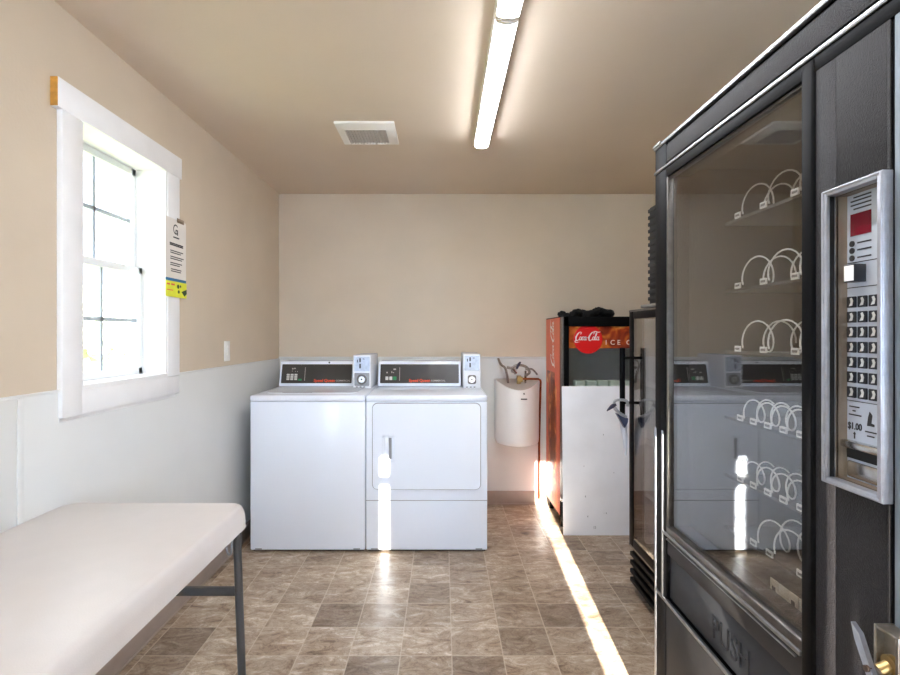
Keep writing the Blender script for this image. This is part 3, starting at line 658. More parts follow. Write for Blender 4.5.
# printed side
sxp = cx0 - 0.0015
b = MB(); b.box(sxp, cx0, cyf + 0.012, cyb - 0.004, 0.085, ct_ - 0.006); sd = obj('side_graphic', b, 'sidered', o, 'red and amber printed side')
b = MB(); b.box(sxp - 0.0008, sxp, cyf + 0.11, cyb - 0.09, 0.10, 0.93); b.box(sxp - 0.0008, sxp, cyf + 0.16, cyb - 0.03, 0.93, 1.02); obj('picture', b, 'cola', sd, 'amber drink picture')
b = MB()
pr = [(0.055, 0), (0.06, 0.03), (0.058, 0.18), (0.046, 0.24), (0.058, 0.34), (0.05, 0.42), (0.026, 0.52), (0.022, 0.60), (0.027, 0.605), (0.027, 0.63)]
b.prism([(p[0], p[1]) for p in pr] + [(-p[0], p[1]) for p in pr[::-1]], FV(sxp - 0.0008, 3.56, 0.34), 0.0006); obj('bottle_picture', b, 'bottleprint', sd)
b = MB(); script(b, frame((sxp - 0.0004, 3.52, 1.06), (0, 0, 1), (0, 1, 0)), 0.105); obj('lettering', b, 'whiteprint', sd, 'white script lettering running upward')
# door
dy0, dy1 = 3.285, cyf - 0.003; zb_, zt_ = 0.215, ct_ - 0.004; dxa, dxb = cx0, cx1; fw = 0.045
b = MB(); b.box(dxa, dxa + fw, dy0, dy1, zb_, zt_, 0.003); b.box(dxb - fw, dxb, dy0, dy1, zb_, zt_, 0.003); b.box(dxa, dxb, dy0, dy1, zt_ - 0.062, zt_, 0.003); b.box(dxa, dxb, dy0, dy1, zb_, zb_ + 0.05, 0.003)
dr = obj('door', b, 'black', o, 'black framed glass door')
b = MB(); b.box(dxa + fw - 0.003, dxb - fw + 0.003, dy0 + 0.018, dy0 + 0.024, zb_ + 0.045, zt_ - 0.058); obj('pane', b, 'cglass', dr)
b = MB(); b.box(dxa - 0.001, dxa + 0.012, dy0 - 0.001, dy1, zb_, zt_, 0.002); obj('edge_trim', b, 'darksteel', dr)
ys = dy0 + 0.016
b = MB(); b.box(dxa + fw, dxb - fw, ys - 0.002, ys, 1.193, 1.339); sg = obj('sign_strip', b, 'cola', dr, 'amber iced drink picture strip')
b = MB(); b.prism(circ(0.094, 40), FB(0.9475, ys - 0.002, 1.252), 0.003); ds = obj('disc_sign', b, 'red', dr, 'round red disc')
b = MB(); script(b, FB(0.862, ys - 0.005, 1.246), 0.053); obj('script_lettering', b, 'whiteprint', dr, 'white script on the red disc')
b = MB()
for ch, xx in zip('ICECOLD', (1.060, 1.092, 1.137, 1.196, 1.240, 1.288, 1.325)): b.text(ch, FB(xx, ys - 0.0025, 1.217), 0.044)
obj('sign_lettering', b, 'whiteprint', dr, 'pale block letters')
b = MB(); b.box(cx0 + 0.005, cx1 - 0.005, cyf - 0.03, cyf, 0.05, 0.205, 0.003)
for k in range(5): b.box(cx0 + 0.03, cx1 - 0.03, cyf - 0.036, cyf - 0.028, 0.07 + 0.025 * k, 0.082 + 0.025 * k, 0.002)
obj('grille', b, 'black', o)
b = MB(); b.cyl((cx0 + 0.006, cyf - 0.02, 0.215), (cx0 + 0.006, cyf - 0.02, 0.235), 0.012, 12); b.box(cx0 - 0.002, cx0 + 0.02, cyf - 0.04, cyf, 0.19, 0.212, 0.002); obj('hinge', b, 'chrome', o, 'steel door hinge')
for zz in (0.58, 0.83):
    b = MB()
    for k in range(14): yy = cyf + 0.02 + k * 0.026; b.cyl((cx0 + 0.05, yy, zz), (cx1 - 0.05, yy, zz), 0.003, 6)
    b.box(cx0 + 0.05, cx1 - 0.05, cyf + 0.008, cyf + 0.016, zz - 0.012, zz + 0.01); obj('shelf', b, 'coolergrey', o)
desc = ['leftmost pale green carton in the red cooler, just above the white board', 'second pale green carton from the left behind the cooler glass', 'third pale green carton from the left behind the cooler glass', 'fourth pale green carton from the left, beside the handle of the glass cooler', 'last pale green carton, half hidden by the black door handle']
for k in range(5):
    xx = (580.3 + 11.6 * k - 443) / 505 * 3.35; b = MB(); b.box(xx - 0.033, xx + 0.033, 3.348, 3.42, 0.844, 0.977, 0.008); c = thing('drink_carton', desc[k], 'carton', (xx, 3.385, 0.844), 'pale cartons on the cooler shelf')
    obj('carton_body', b, 'carton', c)
    b = MB(); b.box(xx - 0.022, xx + 0.022, 3.3472, 3.348, 0.90, 0.945); obj('carton_label', b, 'tag', c)

# white board leaning on the cooler
b = MB(); ang = math.atan2(0.045, 0.955)
Mx = Matrix.Translation((0.77, 3.225, 0.0)) @ Matrix.Rotation(-ang, 4, 'X')
b.box(0, 0.60, 0.0, 0.010, 0.0, 0.949, 0.001, mat=Mx)
rnd = random.Random(3)
Fx = Mx @ Matrix(((1, 0, 0, 0), (0, 0, -1, 0), (0, 1, 0, 0), (0, 0, 0, 1)))
for k in range(7):
    u, v = 0.06 + rnd.random() * 0.32, 0.1 + rnd.random() * 0.62; b.prism(circ(0.001 + rnd.random() * 0.002, 7), Fx @ Matrix.Translation((u, v, 0)) @ Matrix.Scale(1 + rnd.random() * 2.5, 4, (0, 1, 0)), 0.0002, 1)
for u in (0.195, 0.205): b.prism(rrect(0.003, 0.02, 0.001, 1), Fx @ Matrix.Translation((u, 0.05, 0)), 0.0002, 2)
solo('white_board', b, ['board', 'gasket', 'gasket'], 'scuffed white board leaning against the front of the red cooler', 'board', (1.05, 3.24, 0))

# black crumpled cloth on the cooler
b = MB(); rnd = random.Random(11)
def lump(pts, r, n=9, flat=0.6):
    b.tube(arcpts(pts, 5), r, n)
lump([(0.79, 3.45, 1.415), (0.83, 3.44, 1.418), (0.87, 3.45, 1.415), (0.91, 3.46, 1.412)], 0.014)
lump([(0.80, 3.48, 1.418), (0.82, 3.46, 1.43), (0.84, 3.46, 1.417)], 0.016)
lump([(0.875, 3.45, 1.415), (0.905, 3.45, 1.44), (0.935, 3.44, 1.437), (0.965, 3.44, 1.434), (0.98, 3.46, 1.417)], 0.018)
lump([(0.95, 3.42, 1.416), (1.00, 3.42, 1.425), (1.03, 3.42, 1.438), (1.06, 3.43, 1.448), (1.09, 3.44, 1.440), (1.14, 3.44, 1.432), (1.15, 3.46, 1.418)], 0.022)
lump([(0.98, 3.48, 1.42), (1.04, 3.50, 1.435), (1.10, 3.50, 1.43), (1.15, 3.49, 1.42)], 0.024)
lump([(0.90, 3.50, 1.416), (0.96, 3.50, 1.42), (1.02, 3.46, 1.42), (1.08, 3.46, 1.42)], 0.018)
for v in b.bm.verts:
    v.co += Vector((rnd.uniform(-1, 1), rnd.uniform(-1, 1), rnd.uniform(-1, 1))) * 0.0035; v.co.z = max(v.co.z, 1.403)
solo('black_cloth', b, 'cloth', 'crumpled black cloth strap lying on top of the red cooler', 'cloth', (0.97, 3.46, 1.403))

# ------------------------------------------------------------------ glass-door cooler (faces left)
gx, gx1, gy0, gy1, gz = 0.934, 1.54, 1.80, 2.535, 1.408
o = thing('glass_cooler', 'black glass-door cooler between the red cooler and the vending machine', 'cooler', (1.24, 2.17, 0))
b = MB(); gi = gx + 0.05
b.box(gi, gx1, gy0, gy0 + 0.04, 0.03, gz, 0.002); b.box(gi, gx1, gy1 - 0.04, gy1, 0.03, gz, 0.002); b.box(gx1 - 0.04, gx1, gy0 + 0.04, gy1 - 0.04, 0.03, gz)
b.box(gi, gx1 - 0.04, gy0 + 0.04, gy1 - 0.04, gz - 0.05, gz); b.box(gi, gx1 - 0.04, gy0 + 0.04, gy1 - 0.04, 0.03, 0.25)
obj('cabinet', b, 'coolergrey', o)
b = MB(); b.box(gx1 - 0.05, gx1 - 0.0405, gy0 + 0.0405, gy1 - 0.0405, 0.25, gz - 0.05); b.box(gi + 0.01, gx1 - 0.05, gy0 + 0.0405, gy0 + 0.046, 0.25, gz - 0.05); b.box(gi + 0.01, gx1 - 0.05, gy1 - 0.046, gy1 - 0.0405, 0.25, gz - 0.05)
obj('liner', b, 'coolerin', o)
for zz in (0.50, 0.76, 1.04):
    b = MB()
    for k in range(20): b.cyl((gi + 0.02, gy0 + 0.06 + k * 0.032, zz), (gx1 - 0.06, gy0 + 0.06 + k * 0.032, zz), 0.003, 6)
    b.box(gi + 0.012, gi + 0.02, gy0 + 0.05, gy1 - 0.05, zz - 0.012, zz + 0.012); obj('shelf', b, 'coolerin', o)
for (xx, yy) in ((gi + 0.06, gy0 + 0.06), (gi + 0.06, gy1 - 0.06), (gx1 - 0.06, gy0 + 0.06), (gx1 - 0.06, gy1 - 0.06)):
    b = MB(); b.cyl((xx, yy, 0), (xx, yy, 0.035), 0.02, 12); obj('foot', b, 'black', o)
b = MB(); z0, z1 = 0.225, gz - 0.004; f_ = 0.05
b.box(gx, gi - 0.002, gy0, gy0 + f_, z0, z1, 0.004); b.box(gx, gi - 0.002, gy1 - f_, gy1, z0, z1, 0.004); b.box(gx, gi - 0.002, gy0 + f_, gy1 - f_, z1 - 0.045, z1, 0.003); b.box(gx, gi - 0.002, gy0 + f_, gy1 - f_, z0, z0 + 0.05, 0.003)
dr = obj('door', b, 'black', o)
b = MB(); b.box(gx + 0.004, gx + 0.010, gy0 + f_ - 0.003, gy1 - f_ + 0.003, z0 + 0.047, z1 - 0.042); obj('pane', b, 'gglass', dr)
b = MB(); b.box(gx - 0.0015, gx, gy0, gy1, z0 + 0.004, z0 + 0.012); obj('edge_trim', b, 'darksteel', dr)
b = MB(); b.box(gx - 0.0015, gx, gy0 + 0.002, gy1 - 0.002, z1 - 0.010, z1 - 0.002); obj('edge_trim', b, 'darksteel', dr)
b = MB(); hx, hy = gx - 0.047, 2.497; b.cyl((hx, hy, 0.885), (hx, hy, 1.216), 0.013, 16)
for zz in (0.945, 1.167): b.cyl((hx, hy, zz), (gx, hy, zz), 0.007, 10)
obj('handle', b, 'black', dr, 'black pull bar')
b = MB(); b.box(gx + 0.02, gi, gy0, gy1, 0.03, 0.215, 0.004)
for k in range(4): b.box(gx + 0.002, gx + 0.03, gy0 + 0.01, gy1 - 0.004, 0.05 + 0.043 * k, 0.072 + 0.043 * k, 0.004)
obj('grille', b, 'black', o, 'black slatted grille')
# ribbed box standing on it
o = thing('ribbed_box', 'tall black ribbed box on top of the glass cooler, beside the vending machine', 'box', (1.1, 2.1, gz))
b = MB(); b.box(0.952, 1.30, 1.90, 2.33, gz + 0.012, 1.865, 0.004)
for k in range(14): b.box(0.946, 0.954, 1.905, 2.334, gz + 0.03 + k * 0.031, gz + 0.047 + k * 0.031, 0.003)
obj('ribbed_body', b, 'blackmatte', o)
b = MB(); b.box(0.938, 1.32, 1.88, 2.40, gz, gz + 0.014, 0.003); obj('base_tray', b, 'coolergrey', o)
# bag hanging from the handle
o = thing('hanging_bag', 'small navy and white plastic bag hanging from the black cooler handle', 'bag', (0.875, 2.497, 0.70))
bx, by = 0.872, 2.497
b = MB(); b.prism([(-0.034, 0.895 - 0.7), (0.022, 0.87 - 0.7), (0.020, 0.85 - 0.7), (0.006, 0.822 - 0.7)], FB(bx + 0.016, by + 0.012, 0.70), 0.028); obj('pouch', b, 'navy', o, 'dark navy pouch')
b = MB()
V, n = [], 10
for (zz, rx, ry, ox) in ((0.68, 0.004, 0.005, 0.040), (0.70, 0.008, 0.010, 0.038), (0.76, 0.012, 0.013, 0.036), (0.83, 0.018, 0.014, 0.028), (0.865, 0.020, 0.014, 0.024)):
    V.append([b.bm.verts.new((bx + ox + rx * math.cos(2 * PI * k / n), by + 0.022 + ry * math.sin(2 * PI * k / n), zz)) for k in range(n)])
for A, B in zip(V, V[1:]):
    for k in range(n): b.bm.faces.new([A[k], A[(k + 1) % n], B[(k + 1) % n], B[k]])
b.bm.faces.new(V[0][::-1]); b.bm.faces.new(V[-1]); obj('bag_body', b, 'bag', o, 'pale lower bag')
b = MB(); b.tube(arcpts([(bx - 0.03, by - 0.012, 0.925), (bx - 0.03, by - 0.02, 0.955), (bx + 0.0, by - 0.02, 0.962), (bx + 0.03, by - 0.018, 0.955), (bx + 0.035, by - 0.018, 0.93)]), 0.007, 8)
b.tube(arcpts([(bx - 0.03, by - 0.012, 0.925), (bx - 0.01, by - 0.016, 0.90), (bx + 0.03, by - 0.01, 0.875)]), 0.008, 8); obj('foil_loop', b, 'silverfoil', o, 'twisted silver loop over the handle')
b = MB(); b.tube([(bx - 0.026, by - 0.015, 0.940), (bx - 0.045, by - 0.02, 0.928), (bx - 0.068, by - 0.02, 0.908)], [0.010, 0.010, 0.003], 8); obj('clip', b, 'purple', o, 'dark pointed clip')

# ------------------------------------------------------------------ vending machine
vx, vy0, vy1, vz = 0.690, 0.70, 1.644, 1.887
o = thing('vending_machine', 'large black vending machine with empty spirals behind glass, at the right edge', 'vending machine', (1.1, 1.17, 0))
cxf = 0.765
b = MB()
b.box(cxf, 1.55, vy0, vy0 + 0.03, 0.04, vz - 0.01, 0.003); b.box(cxf, 1.55, vy1 - 0.03, vy1, 0.04, vz - 0.01, 0.003); b.box(1.52, 1.55, vy0 + 0.03, vy1 - 0.03, 0.04, vz - 0.01)
b.box(cxf, 1.52, vy0 + 0.03, vy1 - 0.03, vz - 0.06, vz - 0.01); b.box(cxf, 1.52, vy0 + 0.03, vy1 - 0.03, 0.04, 0.10)
obj('cabinet', b, 'black', o)
b = MB(); b.box(1.30, 1.31, 0.74, 1.60, 0.45, 1.82); b.box(cxf + 0.005, 1.30, 1.585, 1.60, 0.45, 1.82); b.box(cxf + 0.005, 1.30, 0.74, 0.75, 0.45, 1.82); b.box(cxf + 0.005, 1.30, 0.75, 1.585, 1.80, 1.82); b.box(cxf + 0.005, 1.30, 0.75, 1.585, 0.45, 0.46)
obj('liner', b, 'inside', o, 'dark interior liner')
for (xx, yy) in ((0.80, 0.76), (0.80, 1.58), (1.48, 0.76), (1.48, 1.58)):
    b = MB(); b.cyl((xx, yy, 0), (xx, yy, 0.045), 0.025, 12); obj('foot', b, 'black', o)
# door members
gy_a, gy_b, gz_a, gz_b = 0.970, 1.562, 0.690, 1.768
b = MB()
b.box(vx, cxf - 0.002, gy_b, vy1, 0.05, vz, 0.004)                       # far stile
b.box(vx, cxf - 0.002, vy0, gy_b, gz_b, 1.80, 0.002)                    # head
b.box(vx + 0.006, cxf - 0.002, vy0, gy_b, 1.80, vz, 0.002)
b.box(vx + 0.004, cxf - 0.002, vy0, 0.780, 0.05, gz_b, 0.002)            # near stile
b.box(vx - 0.004, cxf - 0.002, 0.937, gy_a, 0.47, 1.795, 0.006, seg=3)    # pillar
b.box(vx + 0.004, cxf - 0.002, gy_a, gy_b, 0.05, 0.455)
b.box(vx + 0.03, cxf - 0.002, gy_a, gy_b, 0.455, gz_a)                   # behind flap
b.box(vx + 0.002, cxf - 0.002, vy0, gy_a, 0.05, 0.47)
fr_ = obj('door_frame', b, 'black', o)
b = MB(); b.box(vx - 0.006, vx + 0.010, gy_b + 0.030, vy1 + 0.005, vz - 0.004, vz + 0.006, 0.001); obj('corner_cap', b, 'darksteel', fr_)
b = MB(); b.box(vx + 0.002, vx + 0.008, vy0, gy_b + 0.06, 1.815, 1.868, 0.001); obj('header_panel', b, 'pebble', fr_, 'pebbled black header strip')
for a_ in ((vx - 0.004, vx + 0.012, vy0, vy1, 1.876, 1.887, 0.0015),
           (vx - 0.004, vx + 0.006, vy0, vy1, 1.797, 1.806, 0.0015),
           (vx - 0.003, vx + 0.006, vy1 - 0.012, vy1, 0.05, 0.98, 0.0015),
           (vx - 0.003, vx + 0.006, gy_a + 0.004, vy1 - 0.012, 0.452, 0.463, 0.0015),
           (vx - 0.003, vx + 0.006, gy_a + 0.004, gy_b + 0.03, gz_a - 0.030, gz_a - 0.020, 0.0015),
           (vx - 0.001, vx + 0.006, gy_a + 0.02, gy_b, gz_a - 0.042, gz_a - 0.038, 0.001),
           (vx - 0.003, vx + 0.006, gy_b + 0.020, gy_b + 0.030, 0.463, 0.98, 0.0015)):
    b = MB(); b.box(*a_); obj('trim_strip', b, 'steel', fr_, 'bright steel trim')
b = MB(); b.box(vx + 0.001, vx + 0.008, vy0, 0.774, 0.05, 1.795, 0.003); obj('edge_strip', b, 'greystrip', fr_, 'blue-grey edge strip')
b = MB(); b.box(vx, vx + 0.02, gy_a, gy_b, gz_a - 0.020, gz_a, 0.002); b.box(vx + 0.002, vx + 0.02, gy_b - 0.006, gy_b + 0.002, gz_a, gz_b, 0.001); b.box(vx + 0.006, vx + 0.02, gy_a, gy_b, gz_b - 0.006, gz_b, 0.001)
obj('glazing_bead', b, 'darksteel', fr_)
b = MB(); b.box(vx + 0.012, vx + 0.017, gy_a - 0.002, gy_b + 0.002, gz_a - 0.002, gz_b + 0.002); obj('glass_pane', b, 'vglass', o, 'large clear glass front')
# delivery flap
b = MB(); V = [(vx + 0.004, gy_a + 0.005, 0.648), (vx + 0.004, gy_b + 0.018, 0.648), (vx + 0.004, gy_b + 0.018, 0.596), (vx + 0.004, gy_a + 0.005, 0.596),
              (vx + 0.010, gy_a + 0.005, 0.468), (vx + 0.010, gy_b + 0.018, 0.468)]
b.box(vx + 0.004, vx + 0.03, gy_a + 0.005, gy_b + 0.018, 0.602, 0.660, 0.003); dfm = obj('flap_header', b, 'kick', o)
b = MB(); b.box(vx + 0.012, vx + 0.03, gy_a + 0.005, gy_b + 0.018, 0.465, 0.600, 0.004); fl_ = obj('delivery_flap', b, 'flap', o, 'grey-black push flap')
b = MB(); b.text('PUSH', FV(vx + 0.0125, 1.316, 0.497), 0.086, depth=0.004, xs=0.80); obj('raised_lettering', b, 'flap', fl_, 'raised letters reading PUSH')
b = MB(); b.box(vx + 0.001, vx + 0.005, gy_a + 0.004, vy1 - 0.014, 0.06, 0.448, 0.001); obj('kick_panel', b, 'kick', o, 'lower charcoal panel')
# selection side panel with a recessed keypad
ky0, ky1, kz0, kz1 = 0.774, 0.899, 1.020, 1.534
bw = 0.011; iy0, iy1, iz0, iz1 = 0.786, ky1 - bw, kz0 + bw, kz1 - bw
b = MB(); pa, pb = vx + 0.001, vx + 0.006
b.box(pa, pb, iy1, 0.9365, 0.06, 1.795, 0.001); b.box(pa, pb, 0.78, iy0, 0.06, 1.795, 0.001); b.box(pa, pb, iy0, iy1, 0.06, iz0, 0.001); b.box(pa, pb, iy0, iy1, iz1, 1.795, 0.001)
sp = obj('selection_panel', b, 'pebble', o, 'pebbled black panel')
b = MB(); xf_, xr_ = vx - 0.016, vx + 0.001
def bezel(b, ya, yb, za, zb, w_, x0, x1):
    b.box(x0, x1, ya, ya + w_, za, zb, 0.0015); b.box(x0, x1, yb - w_, yb, za, zb, 0.0015); b.box(x0, x1, ya + w_, yb - w_, za, za + w_, 0.0015); b.box(x0, x1, ya + w_, yb - w_, zb - w_, zb, 0.0015)
bezel(b, ky0, ky1, kz0, kz1, bw, xf_, xr_); bezel(b, ky0 + 0.001, ky1 - 0.001, kz0 + 0.001, kz1 - 0.001, 0.004, xf_ - 0.002, xf_ + 0.002)
obj('keypad_bezel', b, 'alu', o, 'bright aluminium bezel')
xk = 0.711
b = MB(); b.box(xk, xk + 0.004, iy0, iy1, iz0, iz1); kp = obj('keypad_plate', b, 'plate', o, 'pale metal keypad plate')
b = MB(); b.box(vx + 0.0005, xk, iy1, iy1 + 0.003, iz0, iz1); b.box(vx + 0.0005, xk, iy0 - 0.003, iy0, iz0, iz1); b.box(vx + 0.0005, xk, iy0, iy1, iz1, iz1 + 0.003); b.box(vx + 0.0005, xk, iy0, iy1, iz0 - 0.003, iz0)
obj('recess_wall', b, 'plateside', kp, 'metal sides of the recess, wall reflection put into the brown colour')  # brown colour stands for the room wall reflected in the metal
b = MB(); b.box(vx - 0.010, vx - 0.002, iy1 - 0.0008, iy1, iz0, iz1); b.box(xk - 0.001, xk, iy0, iy1, 1.066, 1.083); obj('slot', b, 'blackmatte', kp)
b = MB(); b.box(xk - 0.014, xk, iy0, iy1, 1.085, 1.098, 0.003); obj('bill_tray', b, 'chrome', kp, 'steel note slot lip')
b = MB(); b.box(xk - 0.005, xk, iy0 + 0.004, iy1 - 0.004, 1.034, 1.062, 0.003); obj('coin_tray', b, 'chrome', kp, 'steel coin tray')
b = MB(); b.box(xk - 0.0012, xk, 0.838, 0.880, 1.451, 1.489); obj('display', b, 'display', kp, 'dark red display')
b = MB(); Q = lambda zz, ya, yb, h_=0.0013: b.box(xk - 0.0008, xk, ya, yb, zz - h_, zz + h_)
for zz in (1.438, 1.426, 1.413): b.prism(circ(0.0052, 14), FV(xk, 0.877, zz), 0.0015); Q(zz, 0.838, 0.866)
for (zz, ya, yb) in ((1.517, 0.838, 0.874), (1.511, 0.838, 0.880), (1.504, 0.838, 0.880), (1.497, 0.838, 0.874)): Q(zz, ya, yb, 0.0012)
for (zz, ya, yb) in ((1.156, 0.862, 0.883), (1.149, 0.870, 0.876), (1.142, 0.858, 0.884), (1.118, 0.828, 0.850), (1.111, 0.832, 0.846)): Q(zz, ya, yb, 0.0011)
Q(1.405, iy0, iy1, 0.0007); Q(1.362, iy0, iy1, 0.0007); Q(1.166, iy0, iy1, 0.0005)
b.prism([(0, 0.006), (0.003, 0.002), (0.001, 0.002), (0.001, -0.006), (-0.001, -0.006), (-0.001, 0.002), (-0.003, 0.002)], FV(xk, 0.872, 1.107), 0.0008)
b.prism([(-0.008, 0), (0.006, 0), (0.006, 0.004), (0.0, 0.005), (0.002, 0.018), (-0.003, 0.024), (-0.006, 0.014)], FV(xk, 0.838, 1.128), 0.0008)
b.text('$1.00', FV(xk, 0.8865, 1.117), 0.0165, depth=0.0008, xs=0.8, bold=0.0003)
obj('print', b, 'ink', kp, 'dark print with a price of $1.00')
b = MB(); b.box(0.6905, xk, 0.848, 0.870, 1.370, 1.400, 0.001); cr = obj('coin_return', b, 'keyblack', kp, 'black coin return button')
b = MB(); b.box(0.690, 0.6906, 0.849, 0.869, 1.372, 1.398)
obj('coin_return_face', b, 'tag', kp, 'white front of the coin return button')
for r_ in range(7):
    for c_ in range(3):
        yy = 0.8765 - 0.0225 * c_; zz = 1.337 - 0.026 * r_
        b = MB(); b.prism(rrect(0.0175, 0.019, 0.001, 1), FV(xk, yy, zz), 0.003, 0)
        b.prism([(-0.004, -0.007), (0.003, -0.006), (0.005, 0.002), (0.002, 0.0075), (-0.002, 0.006), (0.0, 0.0)], FV(xk - 0.003, yy, zz), 0.0006, 1)
        obj('key', b, ['keyblack', 'keygrey'], kp, 'small black key with a pale mark')
# lock handle
ly0, ly1, lz0, lz1 = 0.737, 0.779, 0.70, 0.836
b = MB(); xa_, xb_ = vx - 0.026, vx + 0.004
b.box(xa_, xb_, ly0, ly0 + 0.005, lz0, lz1, 0.001); b.box(xa_, xb_, ly1 - 0.005, ly1, lz0, lz1, 0.001); b.box(xa_, xb_, ly0 + 0.005, ly1 - 0.005, lz1 - 0.005, lz1, 0.001); b.box(xa_, xb_, ly0 + 0.005, ly1 - 0.005, lz0, lz0 + 0.005, 0.001); b.box(vx - 0.014, xb_, ly0 + 0.005, ly1 - 0.005, lz0 + 0.005, lz1 - 0.005)
lk = obj('lock_housing', b, 'darkchrome', o, 'worn chrome lock housing')
b = MB(); yc_ = (ly0 + ly1) / 2
b.prism(circ(0.014, 18), FV(vx - 0.014, yc_, 0.785), 0.008); b.cyl((vx - 0.020, yc_, 0.783), (vx - 0.034, yc_ + 0.002, 0.775), 0.009, 14); obj('lock_cylinder', b, 'brass', lk, 'brass lock cylinder')
b = MB()
P = [(vx - 0.024, 0.812, 0.810), (vx - 0.028, 0.797, 0.788), (vx - 0.032, 0.775, 0.758), (vx - 0.034, 0.756, 0.728), (vx - 0.034, 0.742, 0.70)]
rings = []
for k, p in enumerate(P):
    wy, tx = (0.014, 0.004) if k else (0.010, 0.004)
    rings.append([b.bm.verts.new((p[0] + dx, p[1] + dy * 0.8, p[2] + dy * 0.5)) for dx, dy in ((-tx, -wy), (-tx, wy), (tx, wy), (tx, -wy))])
for A, B in zip(rings, rings[1:]):
    for k in range(4): b.bm.faces.new([A[k], A[(k + 1) % 4], B[(k + 1) % 4], B[k]])
b.bm.faces.new(rings[0][::-1]); b.bm.faces.new(rings[-1])
b.cyl((vx - 0.031, 0.780, 0.765), (vx - 0.038, 0.780, 0.765), 0.005, 12, mi=1)
obj('lever', b, ['alu', 'bronze'], lk, 'tilted grey lever')
# trays, spirals, tags
def helix(r, xs_, length, turns, yc, zc, wr):
    pts = []; n = int(turns * 20)
    for i in range(n + 1):
        a = -2.3 - 2 * PI * turns * i / n
        pts.append((xs_ + length * i / n, yc + r * math.cos(a) * -1, zc + r + r * math.sin(a)))
    return MB().tube(pts, wr, 6)
rows = [(1.62, 'w'), (1.425, 'w'), (1.25, 'w'), (1.06, 'n'), (0.892, 'n'), (0.741, 'm')]
tx = 0.82
WY = [1.41, 1.298, 1.182, 1.066]
NY = [1.399, 1.340, 1.281, 1.222, 1.163, 1.104, 1.045]
proto = {}
for zi, (zz, kd) in enumerate(rows):
    b = MB(); b.box(tx + 0.003, 1.28, 0.99, 1.47, zz - 0.022, zz - 0.018); b.box(tx, tx + 0.004, 0.99, 1.47, zz - 0.022, zz - 0.014)
    tr = obj('tray', b, 'tray', o)
    ys_ = WY if kd == 'w' else (NY if kd == 'n' else [1.340, 1.274, 1.163, 1.07])
    for yl in ys_:
        r_ = 0.042 if kd == 'w' else (0.030 if kd == 'n' else 0.038); wr = 0.0022
        off = r_ * 1.05
        key = (kd,)
        if kd not in proto:
            sp_ = obj('spiral', helix(r_, tx + 0.008, 0.10 if kd != 'n' else 0.055, 1.7 if kd != 'n' else 1.5, 0, 0, wr), 'wire', o, 'white wire spiral'); proto[kd] = sp_; first = sp_.location.copy()
            sp_.location = (0, yl - off, zz - 0.016)
        else:
            sp_ = proto[kd].copy(); COL.objects.link(sp_); sp_.parent = o; sp_.location = (0, yl - off, zz - 0.016)
        b = MB(); b.box(tx - 0.004, tx, yl - 0.022, yl + 0.004, zz - 0.016, zz + 0.0, 0.001, mi=0)
        b.box(tx - 0.0046, tx - 0.004, yl - 0.019, yl - 0.001, zz - 0.011, zz - 0.005, mi=1)
        obj('price_tag', b, ['tag', 'greyink'], tr, 'small white price tag')
b = MB(); b.box(tx + 0.003, 1.28, 0.99, 1.47, 0.628, 0.632); b.box(tx, tx + 0.004, 0.99, 1.30, 0.628, 0.640); tr = obj('tray', b, 'tray', o)
for k in range(6):
    ya = 1.262 - 0.034 * k; b = MB(); b.box(tx - 0.003, tx, ya - 0.031, ya, 0.634, 0.676, 0.001, mi=0)
    if k in (0, 2, 4): b.box(tx - 0.0036, tx - 0.003, ya - 0.021, ya - 0.009, 0.645, 0.659, mi=1)
    obj('price_tag', b, ['cream', 'ink'], tr, 'cream price tag')

# ------------------------------------------------------------------ folding table
tx0, tx1, ty0, ty1, tz = -1.234, -0.628, -0.17, 1.655, 0.737
o = thing('folding_table', 'long white plastic folding table against the window wall', 'table', (-0.937, 0.75, 0))
b = MB()
prof = [(0.0, -0.070), (0.001, -0.066), (0.002, -0.036), (0.005, -0.022), (0.009, -0.012), (0.012, -0.006), (0.017, -0.002), (0.024, 0.0)]
rings = []
for (ins, dz) in prof:
    rings.append([b.bm.verts.new((p[0] + (tx0 + tx1) / 2, p[1] + (ty0 + ty1) / 2, tz + dz)) for p in rrect(tx1 - tx0 - 2 * ins, ty1 - ty0 - 2 * ins, 0.055 - ins * 0.7, 6)])
n = len(rings[0])
for A, B in zip(rings, rings[1:]):
    for k in range(n): b.bm.faces.new([A[k], A[(k + 1) % n], B[(k + 1) % n], B[k]])
b.bm.faces.new(rings[-1])
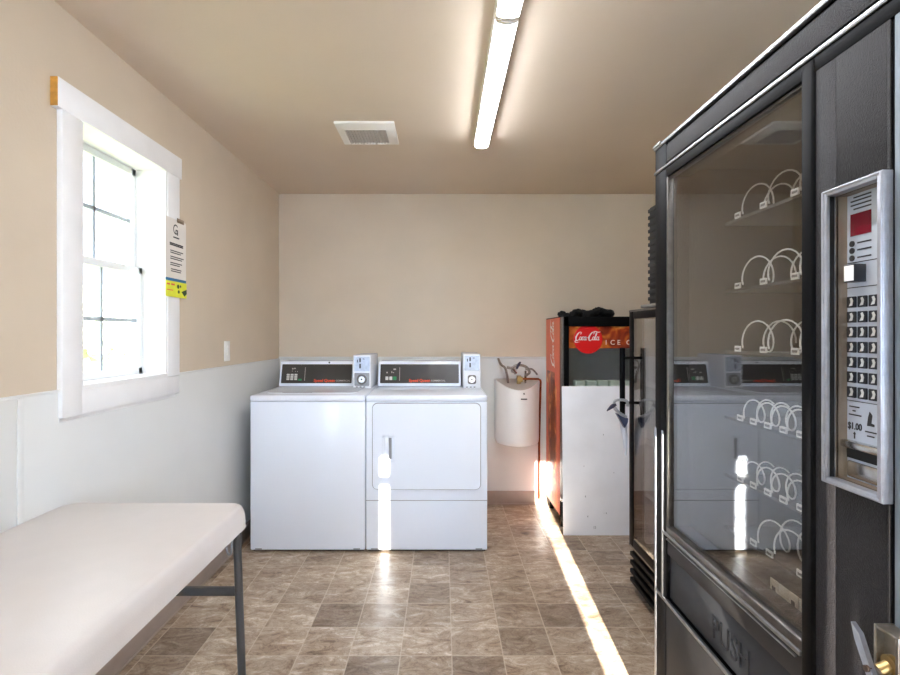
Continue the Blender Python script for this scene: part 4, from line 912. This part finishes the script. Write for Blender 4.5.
inn = [b.bm.verts.new((p[0] + (tx0 + tx1) / 2, p[1] + (ty0 + ty1) / 2, tz - 0.070)) for p in rrect(tx1 - tx0 - 0.03, ty1 - ty0 - 0.03, 0.042, 6)]
inu = [b.bm.verts.new((v.co.x, v.co.y, tz - 0.03)) for v in inn]
for k in range(n):
    b.bm.faces.new([rings[0][(k + 1) % n], rings[0][k], inn[k], inn[(k + 1) % n]]); b.bm.faces.new([inn[(k + 1) % n], inn[k], inu[k], inu[(k + 1) % n]])
b.bm.faces.new(inu[::-1])
obj('tabletop', b, 'table', o)
def leg_frame(yt, yb_):
    for sx in (-1, 1):
        xt, xb = (-0.652, -0.626) if sx > 0 else (-1.205, -1.205)
        b = MB(); b.tube([(xt, yt, tz - 0.03), (xt, yt, 0.62), (xb, yb_, 0.012)], 0.0125, 12); lg = obj('leg', b, 'tableleg', o)
        b = MB(); b.cyl((xb, yb_, 0.0), (xb, yb_, 0.03), 0.015, 12); obj('foot_cap', b, 'black', lg)
    b = MB(); xa, xb = -1.20, -0.645
    b.box(xa, xb, yt - 0.008, yt + 0.008, 0.456, 0.482, 0.003); obj('cross_bar', b, 'tableleg', o)
    b = MB(); b.cyl((xa - 0.01, yt, tz - 0.045), (xb - 0.03, yt, tz - 0.045), 0.011, 10); obj('pivot_bar', b, 'tableleg', o)
    for sx in (-1, 1):
        xt = -0.668 if sx > 0 else -1.19
        b = MB(); b.tube(arcpts([(xt, yt - 0.012, tz - 0.05), (xt - sx * 0.010, yt - 0.022, tz - 0.09), (xt - sx * 0.006, yt - 0.022, tz - 0.135), (xt + sx * 0.004, yt - 0.020, tz - 0.14), (xt + sx * 0.008, yt - 0.016, tz - 0.09)]), 0.0035, 8); obj('lock_ring', b, 'steel', o, 'steel locking ring')
    b = MB(); s_ = 1 if yt < 0.5 else -1
    b.tube([((tx0 + tx1) / 2, yt, 0.469), ((tx0 + tx1) / 2, yt + s_ * 0.30, tz - 0.035)], 0.008, 8); obj('brace', b, 'tableleg', o)
leg_frame(1.60, 1.59); leg_frame(-0.03, -0.02)
